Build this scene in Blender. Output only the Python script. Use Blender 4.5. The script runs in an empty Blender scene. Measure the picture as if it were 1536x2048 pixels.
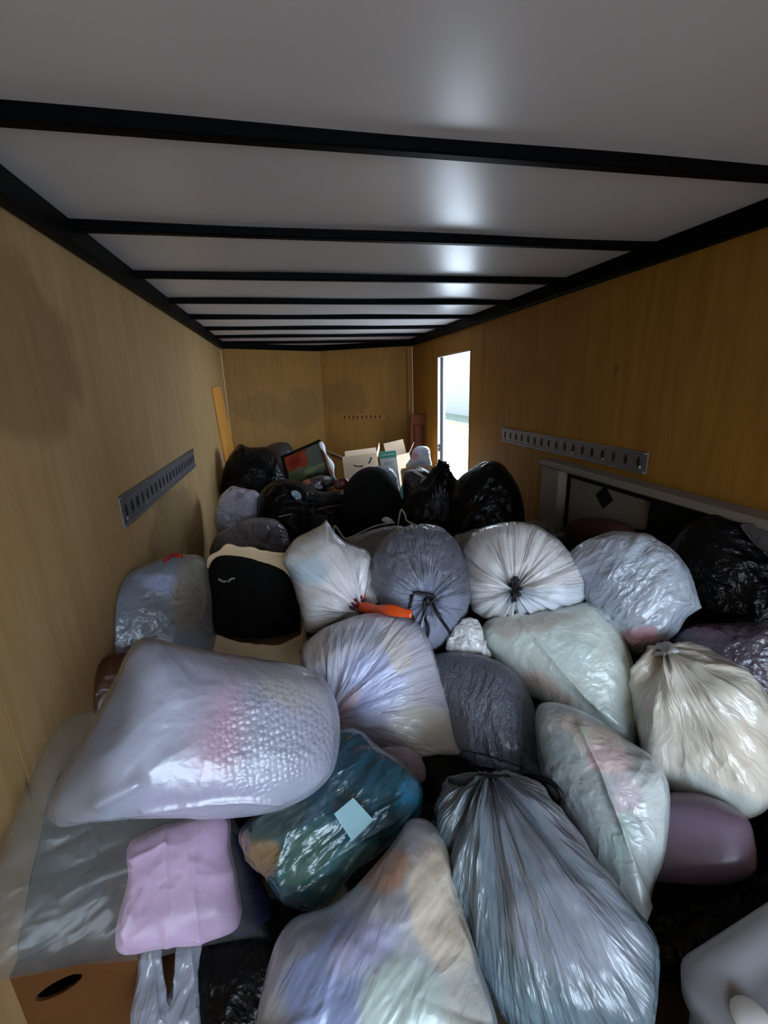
import bpy, math
import numpy as np
from mathutils import Vector, Matrix

# ------------------------------------------------------------------ camera
sc = bpy.context.scene
COL = sc.collection
FPX, YAW, PITCH, ROLL = 878.9, .2088, .2788, -.0335
CAM = np.array([0., 0., 1.45])
_cy, _sy, _cp, _sp = math.cos(YAW), math.sin(YAW), math.cos(PITCH), math.sin(PITCH)
FW = np.array([_sy*_cp, _cy*_cp, -_sp])
_R = np.array([_cy, -_sy, 0.]); _U = np.cross(_R, FW)
RT = math.cos(ROLL)*_R + math.sin(ROLL)*_U
UP = math.cos(ROLL)*_U - math.sin(ROLL)*_R
cam = bpy.data.cameras.new('camera'); camo = bpy.data.objects.new('camera', cam); COL.objects.link(camo)
cam.sensor_fit = 'VERTICAL'; cam.sensor_height = 24; cam.sensor_width = 18
cam.lens = FPX/2048*24; cam.clip_start = .02; cam.clip_end = 300
m = Matrix.Identity(4)
for i in range(3):
    m[i][0] = RT[i]; m[i][1] = UP[i]; m[i][2] = -FW[i]; m[i][3] = CAM[i]
camo.matrix_world = m
sc.camera = camo

# ------------------------------------------------------------------ daylight (overcast sky) and exposure
w = bpy.data.worlds.new('overcast_sky'); sc.world = w; w.use_nodes = True
bg = w.node_tree.nodes['Background']
bg.inputs['Color'].default_value = (.71, .87, 1.07, 1); bg.inputs['Strength'].default_value = 1.0
sc.view_settings.view_transform = 'Standard'; sc.view_settings.look = 'None'
sc.view_settings.gamma = 1; sc.view_settings.use_curve_mapping = False
sc.view_settings.exposure = 3.35

# trailer dimensions (interior)
XL, XR, H = -.635, 1.563, 1.975
YR, YC, YA = -2.6, 5.42, 6.02        # rear opening, nose corners, nose apex
XA = (XL+XR)/2
TR = .077
KALB = 1.55                          # photograph value -> surface colour

# ------------------------------------------------------------------ helpers
def lin(c):
    c = np.asarray(c, float)/255
    return np.where(c <= .04045, c/12.92, ((c+.055)/1.055)**2.4)
def alb(c, k=None):
    return np.clip(lin(c)*(KALB if k is None else k), 0, .86)
def ray(px, py):
    return FW + RT*(px-768)/FPX - UP*(py-1024)/FPX
def at(px, py, d):
    return CAM + ray(px, py)*d
def dz(px, py, z):
    r = ray(px, py); return (z-CAM[2])/r[2]
def on_x(px, py, X):
    r = ray(px, py); return CAM + r*(X/r[0])
def project(P):
    V = np.asarray(P)-CAM; d = V@FW
    return np.stack([768+FPX*(V@RT)/d, 1024-FPX*(V@UP)/d], -1)

def _hash(i, j, k, seed):
    n = (i*374761393 + j*668265263 + k*1274126177 + seed*974711) & 0xffffffff
    n = ((n ^ (n >> 13))*1274126177) & 0xffffffff
    n = n ^ (n >> 16)
    return (n & 0xffff)/32767.5 - 1
def vnoise(p, seed=0):
    p = np.asarray(p, float); i = np.floor(p).astype(np.int64); f = p-i; u = f*f*f*(f*(f*6-15)+10)
    r = 0
    for a in (0, 1):
        for b in (0, 1):
            for c in (0, 1):
                wgt = (u[..., 0] if a else 1-u[..., 0])*(u[..., 1] if b else 1-u[..., 1])*(u[..., 2] if c else 1-u[..., 2])
                r = r + wgt*_hash(i[..., 0]+a, i[..., 1]+b, i[..., 2]+c, seed)
    return r
def fbm(p, seed=0, o=3):
    r = 0; a = 1; s = 0
    for k in range(o):
        r = r+a*vnoise(p*2**k, seed+k); s += a; a *= .5
    return r/s
def ridged(p, seed=0, o=3):
    r = 0; a = 1; s = 0
    for k in range(o):
        r = r+a*(1-2*np.abs(vnoise(p*2**k, seed+k))); s += a; a *= .55
    return r/s

def new_obj(name, me, parent=None, loc=None):
    o = bpy.data.objects.new(name, me); COL.objects.link(o)
    if loc is not None: o.location = loc
    if parent: o.parent = parent
    return o
def mesh(name, V, Fs, mat, parent=None, smooth=True, col=None, mask=None, origin=None, pl=None):
    """vertices in world coordinates; the object sits at its base"""
    V = np.asarray(V, float)
    if parent is not None: org = np.array(parent['_org'])
    elif origin is not None: org = np.array(origin, float)
    else: org = np.array([(V[:, 0].min()+V[:, 0].max())/2, (V[:, 1].min()+V[:, 1].max())/2, V[:, 2].min()])
    me = bpy.data.meshes.new(name); me.from_pydata((V-org).tolist(), [], [list(map(int, f)) for f in Fs]); me.update()
    if smooth: me.polygons.foreach_set('use_smooth', [True]*len(me.polygons))
    if col is not None:
        a = me.color_attributes.new('Col', 'FLOAT_COLOR', 'POINT')
        c = np.ones((len(V), 4)); c[:, :3] = col
        a.data.foreach_set('color', c.ravel())
    if mask is not None:
        a = me.attributes.new('mask', 'FLOAT', 'POINT'); a.data.foreach_set('value', np.asarray(mask, float))
    if pl is not None:
        a = me.attributes.new('pl', 'FLOAT_VECTOR', 'POINT'); a.data.foreach_set('vector', np.asarray(pl, float).ravel())
    me.materials.append(mat)
    o = new_obj(name, me)
    if parent is not None: o.parent = parent; o['_org'] = org.tolist()
    else: o.location = org; o['_org'] = org.tolist()
    return o
def sub(o, base):      # sub-parts share the thing's origin
    return o
def tag(o, label, cat, group=None):
    o['label'] = label; o['category'] = cat
    if group: o['group'] = group
    return o
def struct(o, label=None):
    o['kind'] = 'structure'
    if label: o['label'] = label
    return o
def root(name, org, label, cat, group=None):
    o = bpy.data.objects.new(name, None); COL.objects.link(o); o.location = org; o['_org'] = [float(v) for v in org]
    o.empty_display_size = .05
    return tag(o, label, cat, group)

class Geo:
    def __init__(s): s.V = []; s.F = []
    def add(s, V, F):
        n = len(s.V); s.V += [tuple(map(float, v)) for v in V]; s.F += [tuple(i+n for i in f) for f in F]; return s
    def box(s, lo, hi, frame=None, bev=0):
        lo = np.array(lo, float); hi = np.array(hi, float)
        if bev <= 0:
            V = np.array([[x, y, z] for x in (lo[0], hi[0]) for y in (lo[1], hi[1]) for z in (lo[2], hi[2])])
            F = [(0, 1, 3, 2), (4, 6, 7, 5), (0, 4, 5, 1), (2, 3, 7, 6), (0, 2, 6, 4), (1, 5, 7, 3)]
        else:
            V = []; c = (lo+hi)/2; h = (hi-lo)/2; b = min(bev, *(h*.9))
            idx = {}
            for sx in (-1, 1):
                for sy in (-1, 1):
                    for sz in (-1, 1):
                        for ax in range(3):
                            hh = h-b; hh[ax] = h[ax]
                            idx[sx, sy, sz, ax] = len(V); V.append(c+np.array([sx, sy, sz])*hh)
            V = np.array(V); F = []
            for ax in range(3):
                a1, a2 = [a for a in range(3) if a != ax]
                for sg in (-1, 1):
                    q = []
                    for (p, r) in ((-1, -1), (1, -1), (1, 1), (-1, 1)):
                        t = [0, 0, 0]; t[ax] = sg; t[a1] = p; t[a2] = r; q.append(idx[t[0], t[1], t[2], ax])
                    F.append(tuple(q))
            for ax in range(3):          # edges along ax
                a1, a2 = [a for a in range(3) if a != ax]
                for p in (-1, 1):
                    for r in (-1, 1):
                        q = []
                        for (e, fa) in ((-1, a1), (1, a1), (1, a2), (-1, a2)):
                            t = [0, 0, 0]; t[ax] = e; t[a1] = p; t[a2] = r; q.append(idx[t[0], t[1], t[2], fa])
                        F.append(tuple(q))
            for sx in (-1, 1):
                for sy in (-1, 1):
                    for sz in (-1, 1): F.append(tuple(idx[sx, sy, sz, a] for a in range(3)))
        if frame is not None:
            O, ex, ey, ez = [np.array(v, float) for v in frame]
            V = O + V[:, :1]*ex + V[:, 1:2]*ey + V[:, 2:]*ez
        return s.add(V, F)
    def tube(s, pts, r, n=8, close=False, flat=1.0, ref=(0, 0, 1)):
        P = np.array(pts, float); k = len(P)
        T = np.gradient(P, axis=0) if not close else np.roll(P, -1, 0)-np.roll(P, 1, 0)
        T /= np.linalg.norm(T, axis=1)[:, None]+1e-9
        ref = np.array(ref, float); A = np.cross(T, ref); bad = np.linalg.norm(A, axis=1) < .1
        A[bad] = np.cross(T[bad], (1, 0, 0.3)); A /= np.linalg.norm(A, axis=1)[:, None]; B = np.cross(A, T)
        rr = np.broadcast_to(np.asarray(r, float), (k,))
        V = []; F = []
        for i in range(k):
            for j in range(n):
                t = 2*math.pi*j/n; V.append(P[i]+rr[i]*(math.cos(t)*A[i]+flat*math.sin(t)*B[i]))
        for i in range(k if close else k-1):
            for j in range(n):
                i2 = (i+1) % k; F.append((i*n+j, i*n+(j+1) % n, i2*n+(j+1) % n, i2*n+j))
        if not close:
            F.append(tuple(range(n-1, -1, -1))); F.append(tuple((k-1)*n+j for j in range(n)))
        return s.add(V, F)
    def obj(s, name, mat, parent=None, smooth=False, **kw):
        return mesh(name, s.V, s.F, mat, parent, smooth, **kw)

def spline(P, n=10, close=False):
    P = np.array(P, float)
    if close: Q = np.vstack([P[-1], P, P[0], P[1]])
    else: Q = np.vstack([2*P[0]-P[1], P, 2*P[-1]-P[-2]])
    out = []
    for i in range(1, len(Q)-2):
        p0, p1, p2, p3 = Q[i-1:i+3]
        for t in np.linspace(0, 1, n, endpoint=False):
            out.append(.5*((2*p1)+(-p0+p2)*t+(2*p0-5*p1+4*p2-p3)*t*t+(-p0+3*p1-3*p2+p3)*t**3))
    if not close: out.append(P[-1])
    return np.array(out)

# ------------------------------------------------------------------ materials
class NT:
    def __init__(s, name):
        s.m = bpy.data.materials.new(name); s.m.use_nodes = True; s.t = s.m.node_tree; s.n = s.t.nodes; s.l = s.t.links
        s.b = s.n['Principled BSDF']; s.o = s.n['Material Output']
    def new(s, typ, **kw):
        n = s.n.new(typ)
        for k, v in kw.items():
            if hasattr(n, k) and k not in n.inputs: setattr(n, k, v)
            else: n.inputs[k].default_value = v
        return n
    def link(s, a, b): s.l.new(a, b)
    def coord(s, kind='Object', scale=(1, 1, 1), rot=(0, 0, 0)):
        c = s.new('ShaderNodeTexCoord'); mp = s.new('ShaderNodeMapping'); s.link(c.outputs[kind], mp.inputs['Vector'])
        mp.inputs['Scale'].default_value = scale; mp.inputs['Rotation'].default_value = rot
        return mp.outputs['Vector']
    def noise(s, v, scale, detail=4, rough=.5, dist=0):
        n = s.new('ShaderNodeTexNoise'); s.link(v, n.inputs['Vector'])
        n.inputs['Scale'].default_value = scale; n.inputs['Detail'].default_value = detail
        n.inputs['Roughness'].default_value = rough; n.inputs['Distortion'].default_value = dist
        return n.outputs['Fac']
    def math(s, op, a, b=None, c=None, clamp=False):
        n = s.new('ShaderNodeMath'); n.operation = op; n.use_clamp = clamp
        for i, v in enumerate((a, b, c)):
            if v is None: continue
            if isinstance(v, (int, float)): n.inputs[i].default_value = v
            else: s.link(v, n.inputs[i])
        return n.outputs[0]
    def mix(s, fac, a, b, mode='MIX'):
        n = s.new('ShaderNodeMix'); n.data_type = 'RGBA'; n.blend_type = mode
        for key, v in ((0, fac), (6, a), (7, b)):
            if isinstance(v, (int, float)): n.inputs[key].default_value = v
            elif isinstance(v, (tuple, list, np.ndarray)): n.inputs[key].default_value = tuple(v)[:3]+(1,)
            else: s.link(v, n.inputs[key])
        return n.outputs[2]
    def ramp(s, v, lo, hi):
        n = s.new('ShaderNodeMapRange'); n.interpolation_type = 'SMOOTHSTEP'; s.link(v, n.inputs[0])
        n.inputs[1].default_value = lo; n.inputs[2].default_value = hi
        return n.outputs[0]
    def bump(s, h, strength, dist, nrm=None):
        n = s.new('ShaderNodeBump'); s.link(h, n.inputs['Height']); n.inputs['Strength'].default_value = strength
        n.inputs['Distance'].default_value = dist
        if nrm: s.link(nrm, n.inputs['Normal'])
        return n.outputs[0]
    def set(s, **kw):
        for k, v in kw.items():
            k = k.replace('_', ' ')
            i = s.b.inputs[k]
            if isinstance(v, (int, float)): i.default_value = v
            elif isinstance(v, (tuple, list, np.ndarray)): i.default_value = tuple(v)[:3]+(1,)
            else: s.link(v, i)
        return s

def m_plain(name, color, rough=.6, metal=0, spec=.5, bumps=None, var=.12, nscale=9):
    t = NT(name); v = t.coord()
    n = t.noise(v, nscale, 5, .6)
    c = np.asarray(color, float)
    t.set(Base_Color=t.mix(n, tuple(c*(1-var)), tuple(np.clip(c*(1+var), 0, 1))), Roughness=rough, Metallic=metal)
    t.b.inputs['Specular IOR Level'].default_value = spec
    if bumps:
        sc_, st, di = bumps
        t.set(Normal=t.bump(t.noise(v, sc_, 5, .6), st, di))
    return t.m
def m_film(name, rough=.30, crink=1.0, strength=.5, opacity=1.0, spec=.75, coat=.35, knit=False, fine=0):
    """plastic film: colour of film and contents from the mesh, creases as relief"""
    t = NT(name); v = t.coord()
    a = t.new('ShaderNodeAttribute', attribute_name='Col')
    pl = t.new('ShaderNodeAttribute', attribute_name='pl').outputs['Vector']
    n1 = t.noise(pl, 1.1*crink, 3, .5, .5); r1 = t.math('ABSOLUTE', t.math('SUBTRACT', n1, .5))
    n2 = t.noise(pl, 3.1*crink, 3, .5, .4); r2 = t.math('ABSOLUTE', t.math('SUBTRACT', n2, .5))
    h = t.math('ADD', t.math('MULTIPLY', r1, -2.0), t.math('MULTIPLY', r2, -.7))
    if fine: h = t.math('ADD', h, t.math('MULTIPLY', t.noise(v, fine, 2, .5), .25))
    nrm = t.bump(h, strength, .024)
    if knit:
        mk = t.new('ShaderNodeAttribute', attribute_name='mask')
        vo = t.new('ShaderNodeTexVoronoi'); t.link(t.coord(scale=(1, 1, 1)), vo.inputs['Vector'])
        vo.inputs['Scale'].default_value = 92; vo.inputs['Randomness'].default_value = .5
        hh = t.math('MULTIPLY', t.math('MULTIPLY', vo.outputs['Distance'], -1.0), mk.outputs['Fac'])
        nrm = t.bump(hh, .5, .007, nrm)
    t.set(Base_Color=a.outputs['Color'], Roughness=rough, Normal=nrm)
    t.b.inputs['Specular IOR Level'].default_value = spec
    t.b.inputs['Coat Weight'].default_value = coat; t.b.inputs['Coat Roughness'].default_value = .15
    if opacity < 1:
        tr = t.new('ShaderNodeBsdfTransparent'); mx = t.new('ShaderNodeMixShader'); mx.inputs[0].default_value = opacity
        t.link(tr.outputs[0], mx.inputs[1]); t.link(t.b.outputs[0], mx.inputs[2]); t.link(mx.outputs[0], t.o.inputs['Surface'])
    return t.m
def m_attr(name, rough=.85, bscale=160, strength=.25, spec=.25):
    t = NT(name); v = t.coord(); a = t.new('ShaderNodeAttribute', attribute_name='Col')
    n = t.noise(v, 14, 4, .6)
    t.set(Base_Color=t.mix(t.math('MULTIPLY', n, .35), a.outputs['Color'], (0, 0, 0)), Roughness=rough, Normal=t.bump(t.noise(v, bscale, 3), strength, .003))
    t.b.inputs['Specular IOR Level'].default_value = spec
    return t.m

def m_ply(name, stains, base=(.64, .43, .20), dark=(.50, .31, .12)):
    """plywood; grain runs vertically; stains = list of (centre, radii) ellipsoids in trailer coordinates"""
    t = NT(name)
    v = t.coord(scale=(7, 7, .55)); v2 = t.coord()
    g = t.noise(v, 2.2, 6, .62, 1.1); g2 = t.noise(t.coord(scale=(60, 60, 1.6)), 2.0, 3, .6)
    big = t.noise(v2, 1.1, 3, .55, .8)
    c = t.mix(t.ramp(g, .3, .75), base, dark)
    c = t.mix(t.math('MULTIPLY', g2, .35), c, tuple(np.array(dark)*.8))
    c = t.mix(t.math('MULTIPLY', t.ramp(big, .42, .68), .6), c, tuple(np.array(dark)*1.05))
    # knots
    vo = t.new('ShaderNodeTexVoronoi'); t.link(t.coord(scale=(2.2, 2.2, .9)), vo.inputs['Vector']); vo.inputs['Scale'].default_value = 1.6
    k = t.math('SUBTRACT', 1.0, t.ramp(vo.outputs['Distance'], .015, .06))
    c = t.mix(t.math('MULTIPLY', k, .75), c, (.07, .035, .015))
    if stains:
        wn = t.new('ShaderNodeTexNoise'); t.link(v2, wn.inputs['Vector']); wn.inputs['Scale'].default_value = 3.2; wn.inputs['Detail'].default_value = 3
        wv = t.new('ShaderNodeVectorMath'); wv.operation = 'MULTIPLY_ADD'; t.link(wn.outputs['Color'], wv.inputs[0])
        wv.inputs[1].default_value = (.35, .35, .35); t.link(v2, wv.inputs[2])
        tot = None
        for cen, rad in stains:
            mp = t.new('ShaderNodeMapping'); mp.vector_type = 'TEXTURE'; t.link(wv.outputs[0], mp.inputs['Vector'])
            mp.inputs['Location'].default_value = [q+.175 for q in cen]; mp.inputs['Scale'].default_value = rad
            ln = t.new('ShaderNodeVectorMath'); ln.operation = 'LENGTH'; t.link(mp.outputs[0], ln.inputs[0])
            mk = t.math('SUBTRACT', 1.0, t.ramp(ln.outputs['Value'], .82, 1.08))
            tot = mk if tot is None else t.math('MAXIMUM', tot, mk)
        c = t.mix(t.math('MULTIPLY', tot, .45), c, (.19, .11, .035))
    t.set(Base_Color=c, Roughness=.62, Normal=t.bump(g, .12, .004))
    t.b.inputs['Specular IOR Level'].default_value = .3
    return t.m

M = {}
M['ply_left'] = m_ply('plywood_left', [((XL, 1.35, 1.56), (.3, .36, .26)), ((XL, 2.5, .75), (.3, .5, .22))])
M['ply_right'] = m_ply('plywood_right', [], base=(.34, .165, .024), dark=(.25, .105, .013))
M['ply_nose'] = m_ply('plywood_nose', [((-.3, 5.6, 1.25), (.33, .4, .2)), ((.2, 5.85, 1.18), (.32, .4, .28)), ((.8, 5.85, 1.3), (.35, .4, .24))], base=(.42, .215, .05), dark=(.31, .15, .032))
M['floor'] = m_plain('plywood_floor', (.05, .036, .022), .8, bumps=(40, .2, .003))
M['skin'] = m_plain('aluminium_skin', (.55, .56, .58), .45, .2)
def m_ceiling():
    t = NT('white_ceiling_sheet'); v = t.coord(); n = t.noise(v, 2.5, 3, .5)
    t.set(Base_Color=t.mix(n, (.74, .71, .715), (.80, .77, .775)), Roughness=.30)
    t.b.inputs['Specular IOR Level'].default_value = .5
    t.set(Normal=t.bump(t.noise(v, 3.0, 2, .5), .10, .02))
    return t.m
M['ceiling'] = m_ceiling()
M['black_metal'] = m_plain('black_painted_steel', (.0012, .0012, .0015), .5, 0, .06)
M['galv'] = m_plain('galvanised_steel', (.22, .22, .23), .42, .75, bumps=(120, .12, .002), var=.3, nscale=30)
M['alu'] = m_plain('aluminium', (.62, .64, .66), .35, .6)
M['dark'] = m_plain('dark_rubber', (.01, .01, .011), .7)
M['slot'] = m_plain('dark_slot', (.008, .008, .008), .8)
M['white_paint'] = m_plain('shaded_white_paint', (.20, .165, .125), .6, bumps=(60, .15, .003))  # off-white darkened, the shade along the right wall is in the colour
M['black_paint'] = m_plain('black_paint', (.004, .004, .004), .7, spec=.2)
M['cardboard'] = m_plain('cardboard', (.80, .60, .42), .8, spec=.2, bumps=(90, .15, .002), var=.08)
M['cardboard_shaded'] = m_plain('shaded_cardboard', (.09, .032, .006), .8, spec=.2, bumps=(60, .15, .002))  # cardboard darkened for the shade of the bag lying above it
M['kraft'] = m_plain('kraft_paper', (.74, .54, .33), .75, spec=.2, bumps=(35, .4, .006), var=.1)
M['ink'] = m_plain('black_print', (.03, .025, .02), .7)
M['redwood'] = m_plain('reddish_wood', (.10, .024, .007), .7, var=.3, spec=.2)
M['orange_slab'] = m_plain('orange_strip', (.92, .40, .07), .6, var=.12)
M['cord'] = m_plain('black_cord', (.005, .005, .006), .6)
M['orange'] = m_plain('orange_plastic', (.80, .09, .015), .25, var=.15)
M['red'] = m_plain('red_plastic', (.45, .02, .015), .3)
M['maroon'] = m_plain('maroon_plastic', (.10, .012, .02), .4)
M['white'] = m_plain('white_plastic', (.80, .80, .80), .4)
M['wire'] = m_plain('pale_wire', (.45, .45, .42), .4)
M['teal_print'] = m_plain('teal_print', (.05, .42, .30), .5)
M['grey_print'] = m_plain('grey_print', (.30, .34, .36), .6)
M['carton'] = m_plain('white_carton', (.70, .76, .78), .5)
M['aqua'] = m_plain('aqua_plastic', (.25, .75, .68), .4)
M['lens_paper'] = m_plain('pale_cyan_paper', (.24, .43, .47), .6, bumps=(30, .3, .006))
M['tote'] = m_plain('frosted_plastic', (.28, .29, .31), .4, var=.06)
M['wrap'] = m_plain('white_film_plain', (.42, .42, .42), .35, bumps=(60, .4, .006))
M['bag'] = m_film('plastic_film', .24, strength=.65)
M['bag_soft'] = m_film('soft_film', .28, .7, .45)
M['bag_fabric'] = m_film('grey_bag_film', .32, 1.4, .8, spec=.6, fine=150)
M['bag_knit'] = m_film('film_over_knit', .27, .6, .2, knit=True)
M['bag_clear'] = m_film('clear_film', .26, .8, .4, opacity=.25)
M['bag_black'] = m_film('black_film', .30, .8, .5, spec=.18, coat=0)
M['cloth'] = m_attr('cloth')
M['leather'] = m_attr('leather', .3, 60, .35, .6)

# ------------------------------------------------------------------ the trailer
def panel_wall(name, A, B, z0, z1, mat, thick, nrm, seams, label, holes=None):
    """skin slab plus plywood panels between A and B (plan points); nrm points into the room"""
    A = np.array(A, float); B = np.array(B, float); L = np.linalg.norm(B-A); ex = np.append((B-A)/L, 0); n = np.append(np.array(nrm, float), 0)
    fr = (np.append(A, 0), ex, n, (0, 0, 1))
    def rects(a, b):
        if not holes: return [(a, b, z0, z1)]
        out = []; h0, h1, hz = holes
        if a < h0: out.append((a, min(b, h0), z0, z1))
        if b > h1: out.append((max(a, h1), b, z0, z1))
        c, d = max(a, h0), min(b, h1)
        if d > c: out.append((c, d, hz, z1))
        return out
    g = Geo()
    for (a, b, p, q) in rects(0, L): g.box((a, -thick, p), (b, -.0125, q), fr)
    wo = struct(g.obj(name, M['skin'], origin=(0, 0, 0)), label)
    es = [0]+list(seams)+[L]
    for a, b in zip(es[:-1], es[1:]):
        for (c, d, p, q) in rects(a, b):
            gg = Geo(); gg.box((c+.0015, -.012, p), (d-.0015, 0, q), fr)
            gg.obj('plywood_panel', mat, wo)
    return wo
ZT = H-.005
def seams(L, first, step=1.22):
    r = []; s = first
    while s < L-.1: r.append(s); s += step
    return r
panel_wall('wall_left', (XL, YR), (XL, YC), 0, ZT, M['ply_left'], .05, (1, 0), seams(YC-YR, 1.1), 'plywood side wall with a slotted rail')
D0, D1, DZ = 3.66, 4.50, 1.722
panel_wall('wall_right', (XR, YR), (XR, YC), 0, ZT, M['ply_right'], .05, (-1, 0), seams(YC-YR, 1.0, 1.25), 'amber plywood side wall with the open door', holes=(D0-YR, D1-YR, DZ))
nl = np.array([XA-XL, YA-YC]); nl = nl/np.linalg.norm(nl)
panel_wall('wall_front_left', (XL, YC), (XA, YA), 0, ZT, M['ply_nose'], .05, (nl[1], -nl[0]), [], 'left plywood facet of the nose')
panel_wall('wall_front_right', (XA, YA), (XR, YC), 0, ZT, M['ply_nose'], .05, (-nl[1], -nl[0]), [], 'right plywood facet of the nose')
g = Geo(); g.box((XA-.05, YA-.02, 0), (XA+.05, YA+.07, H)); struct(g.obj('trim_6', M['ply_nose'], origin=(0, 0, 0)))
# floor with plan outline
def prism(plan, z0, z1):
    n = len(plan); V = [(x, y, z0) for x, y in plan]+[(x, y, z1) for x, y in plan]
    F = [tuple(range(n-1, -1, -1)), tuple(range(n, 2*n))]+[(i, (i+1) % n, n+(i+1) % n, n+i) for i in range(n)]
    g = Geo(); g.add(V, F); return g
plan = [(XL-.05, YR), (XR+.05, YR), (XR+.05, YC+.02), (XA, YA+.05), (XL-.05, YC+.02)]
struct(prism(plan, -.06, -.001).obj('floor', M['floor'], origin=(0, 0, 0)), 'dark trailer floor')
# ceiling: sheet that bellies slightly between the beams
Y0, DY = 1.1046, .61
beams = [Y0+DY*i for i in range(-1, 8)]
ys = np.linspace(YR, YA, 260); xs = np.linspace(XL-.02, XR+.02, 40)
V = []; F = []
for y in ys:
    ph = ((y-Y0) % DY)/DY
    for x in xs:
        e = min(1, (x-XL+.02)/.4, (XR+.02-x)/.4)
        V.append((x, y, H - .007*math.sin(math.pi*ph)**1.0*max(e, 0) + .002*math.sin(x*5+y*3)))
nx = len(xs)
for i in range(len(ys)-1):
    for j in range(nx-1): F.append((i*nx+j, (i+1)*nx+j, (i+1)*nx+j+1, i*nx+j+1))
ceil = struct(mesh('ceiling', V, F, M['ceiling'], origin=(0, 0, 0)), 'white sheet ceiling under black beams')
g = Geo(); g.box((XL-.05, YR, H+.012), (XR+.05, YA+.06, H+.04)); struct(g.obj('roof', M['skin'], origin=(0, 0, 0)))
for y in beams:
    if y > 5.5: continue
    g = Geo(); g.box((XL, y, H-.030), (XR, y+.032, H+.006), bev=.004); g.obj('roof_beam', M['black_metal'], ceil)
# top rails
k = 0
def trim(lo, hi, frame=None):
    global k
    k += 1; g = Geo(); g.box(lo, hi, frame, bev=.008); struct(g.obj('trim_%d' % k, M['black_metal'], origin=(0, 0, 0)))
trim((XL, YR, H-TR), (XL+.045, YC, H+.004)); trim((XR-.045, YR, H-TR), (XR, YC, H+.004))
Ln = math.hypot(XA-XL, YA-YC)
trim((0, 0, H-TR*.9), (Ln, .045, H+.004), ((XL, YC, 0), (nl[0], nl[1], 0), (nl[1], -nl[0], 0), (0, 0, 1)))
trim((0, 0, H-TR*.9), (Ln, .045, H+.004), ((XA, YA, 0), (nl[0], -nl[1], 0), (-nl[1], -nl[0], 0), (0, 0, 1)))
# plywood corner strip where nose meets the right wall
g = Geo(); g.box((XR-.075, YC-.05, 0), (XR-.015, YC+.0, H-TR), bev=.01); struct(g.obj('trim_5', M['ply_nose'], origin=(0, 0, 0)))

# ------------------------------------------------------------------ side door opening
door = bpy.data.objects.new('door_1', None); COL.objects.link(door); door.location = (0, 0, 0); door['_org'] = [0, 0, 0]; struct(door, 'open side door with aluminium frame')
xo = XR+.085
for (lo, hi) in (((XR-.004, D0-.03, 0), (XR+.012, D0, DZ+.03)), ((XR-.004, D1, 0), (XR+.012, D1+.018, DZ+.03)), ((XR-.004, D0, DZ), (XR+.012, D1, DZ+.03))):
    g = Geo(); g.box(lo, hi, bev=.003); g.obj('door_casing', M['ply_right'], door)
g = Geo(); g.box((XR+.0, D1-.012, 0), (xo, D1, DZ), bev=.002); g.obj('door_jamb', M['alu'], door)
g = Geo(); g.box((XR+.0, D0, 0), (xo, D0+.012, DZ), bev=.002); g.obj('door_jamb', M['alu'], door)
g = Geo(); g.box((XR+.0, D0, DZ-.012), (xo, D1, DZ), bev=.002); g.obj('door_header', M['alu'], door)
g = Geo(); g.box((XR+.03, D1-.03, 0), (XR+.055, D1-.012, DZ-.012), bev=.003); g.obj('weather_strip', M['dark'], door)
for z in (.62, .76, .80):
    g = Geo(); g.box((XR+.005, D1-.03, z), (XR+.03, D1-.012, z+.035), bev=.003); g.obj('latch_plate', M['dark'], door)
# open leaf swung out on the far side
lf = (np.array([xo+.01, D1+.02, .02]), np.array([.10, .995, 0]), np.array([-.995, .10, 0]), (0, 0, 1))
g = Geo(); g.box((0, 0, 0), (.82, .035, DZ-.03), lf, bev=.004); leaf = g.obj('door_leaf', M['skin'], door)
g = Geo(); g.tube([lf[0]+lf[1]*.7-lf[2]*.06+np.array([0, 0, z]) for z in (.75, .8, .85, .9, .95)], .01); g.obj('door_handle', M['alu'], leaf)

# outside
GZ = -.45
def ground(name, x0, x1, y0, y1, z, mat, label):
    g = Geo(); g.box((x0, y0, z-.2), (x1, y1, z)); o = g.obj(name, mat, origin=(0, 0, 0)); return struct(o, label)
M['pave'] = m_plain('grey_asphalt', (.24, .24, .24), .85, bumps=(60, .2, .004)); M['grass'] = m_plain('lawn', (.05, .07, .045), .9, bumps=(90, .6, .02), var=.4, nscale=40)
M['asphalt'] = m_plain('pale_concrete', (.74, .72, .69), .85, bumps=(60, .2, .004)); M['siding'] = m_plain('grey_siding', (.125, .125, .14), .6); M['roofing'] = m_plain('grey_shingle', (.25, .25, .26), .85, bumps=(30, .5, .01))
M['yellow'] = m_plain('yellow_line_paint', (.14, .105, .045), .7); M['glass'] = m_plain('window_glass', (.05, .07, .09), .08)
ground('pavement', -30, 1.75, -30, 40, GZ, M['pave'], 'grey asphalt around the trailer')
ground('driveway', 1.75, 8.7, -30, 40, GZ, M['asphalt'], 'pale concrete driveway outside the side door')
ground('lawn', 8.7, 40, -30, 40, GZ+.03, M['grass'], 'lawn strip beyond the pavement')
g = Geo(); g.box((7.95, -6, GZ), (8.5, 40, GZ+.012)); tag(g.obj('painted_line', M['yellow']), 'pale yellow line painted across the pavement outside', 'line')
hs = root('house', (14.3, 36, GZ), 'pale sided house seen through the side door', 'house')
g = Geo(); g.box((10.6, 18, GZ), (18, 54, GZ+4.8)); g.obj('house_wall', M['siding'], hs)
g = Geo()
V = [(10.2, 17.5, GZ+4.8), (18.4, 17.5, GZ+4.8), (14.3, 17.5, GZ+7), (10.2, 54.5, GZ+4.8), (18.4, 54.5, GZ+4.8), (14.3, 54.5, GZ+7)]
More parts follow.
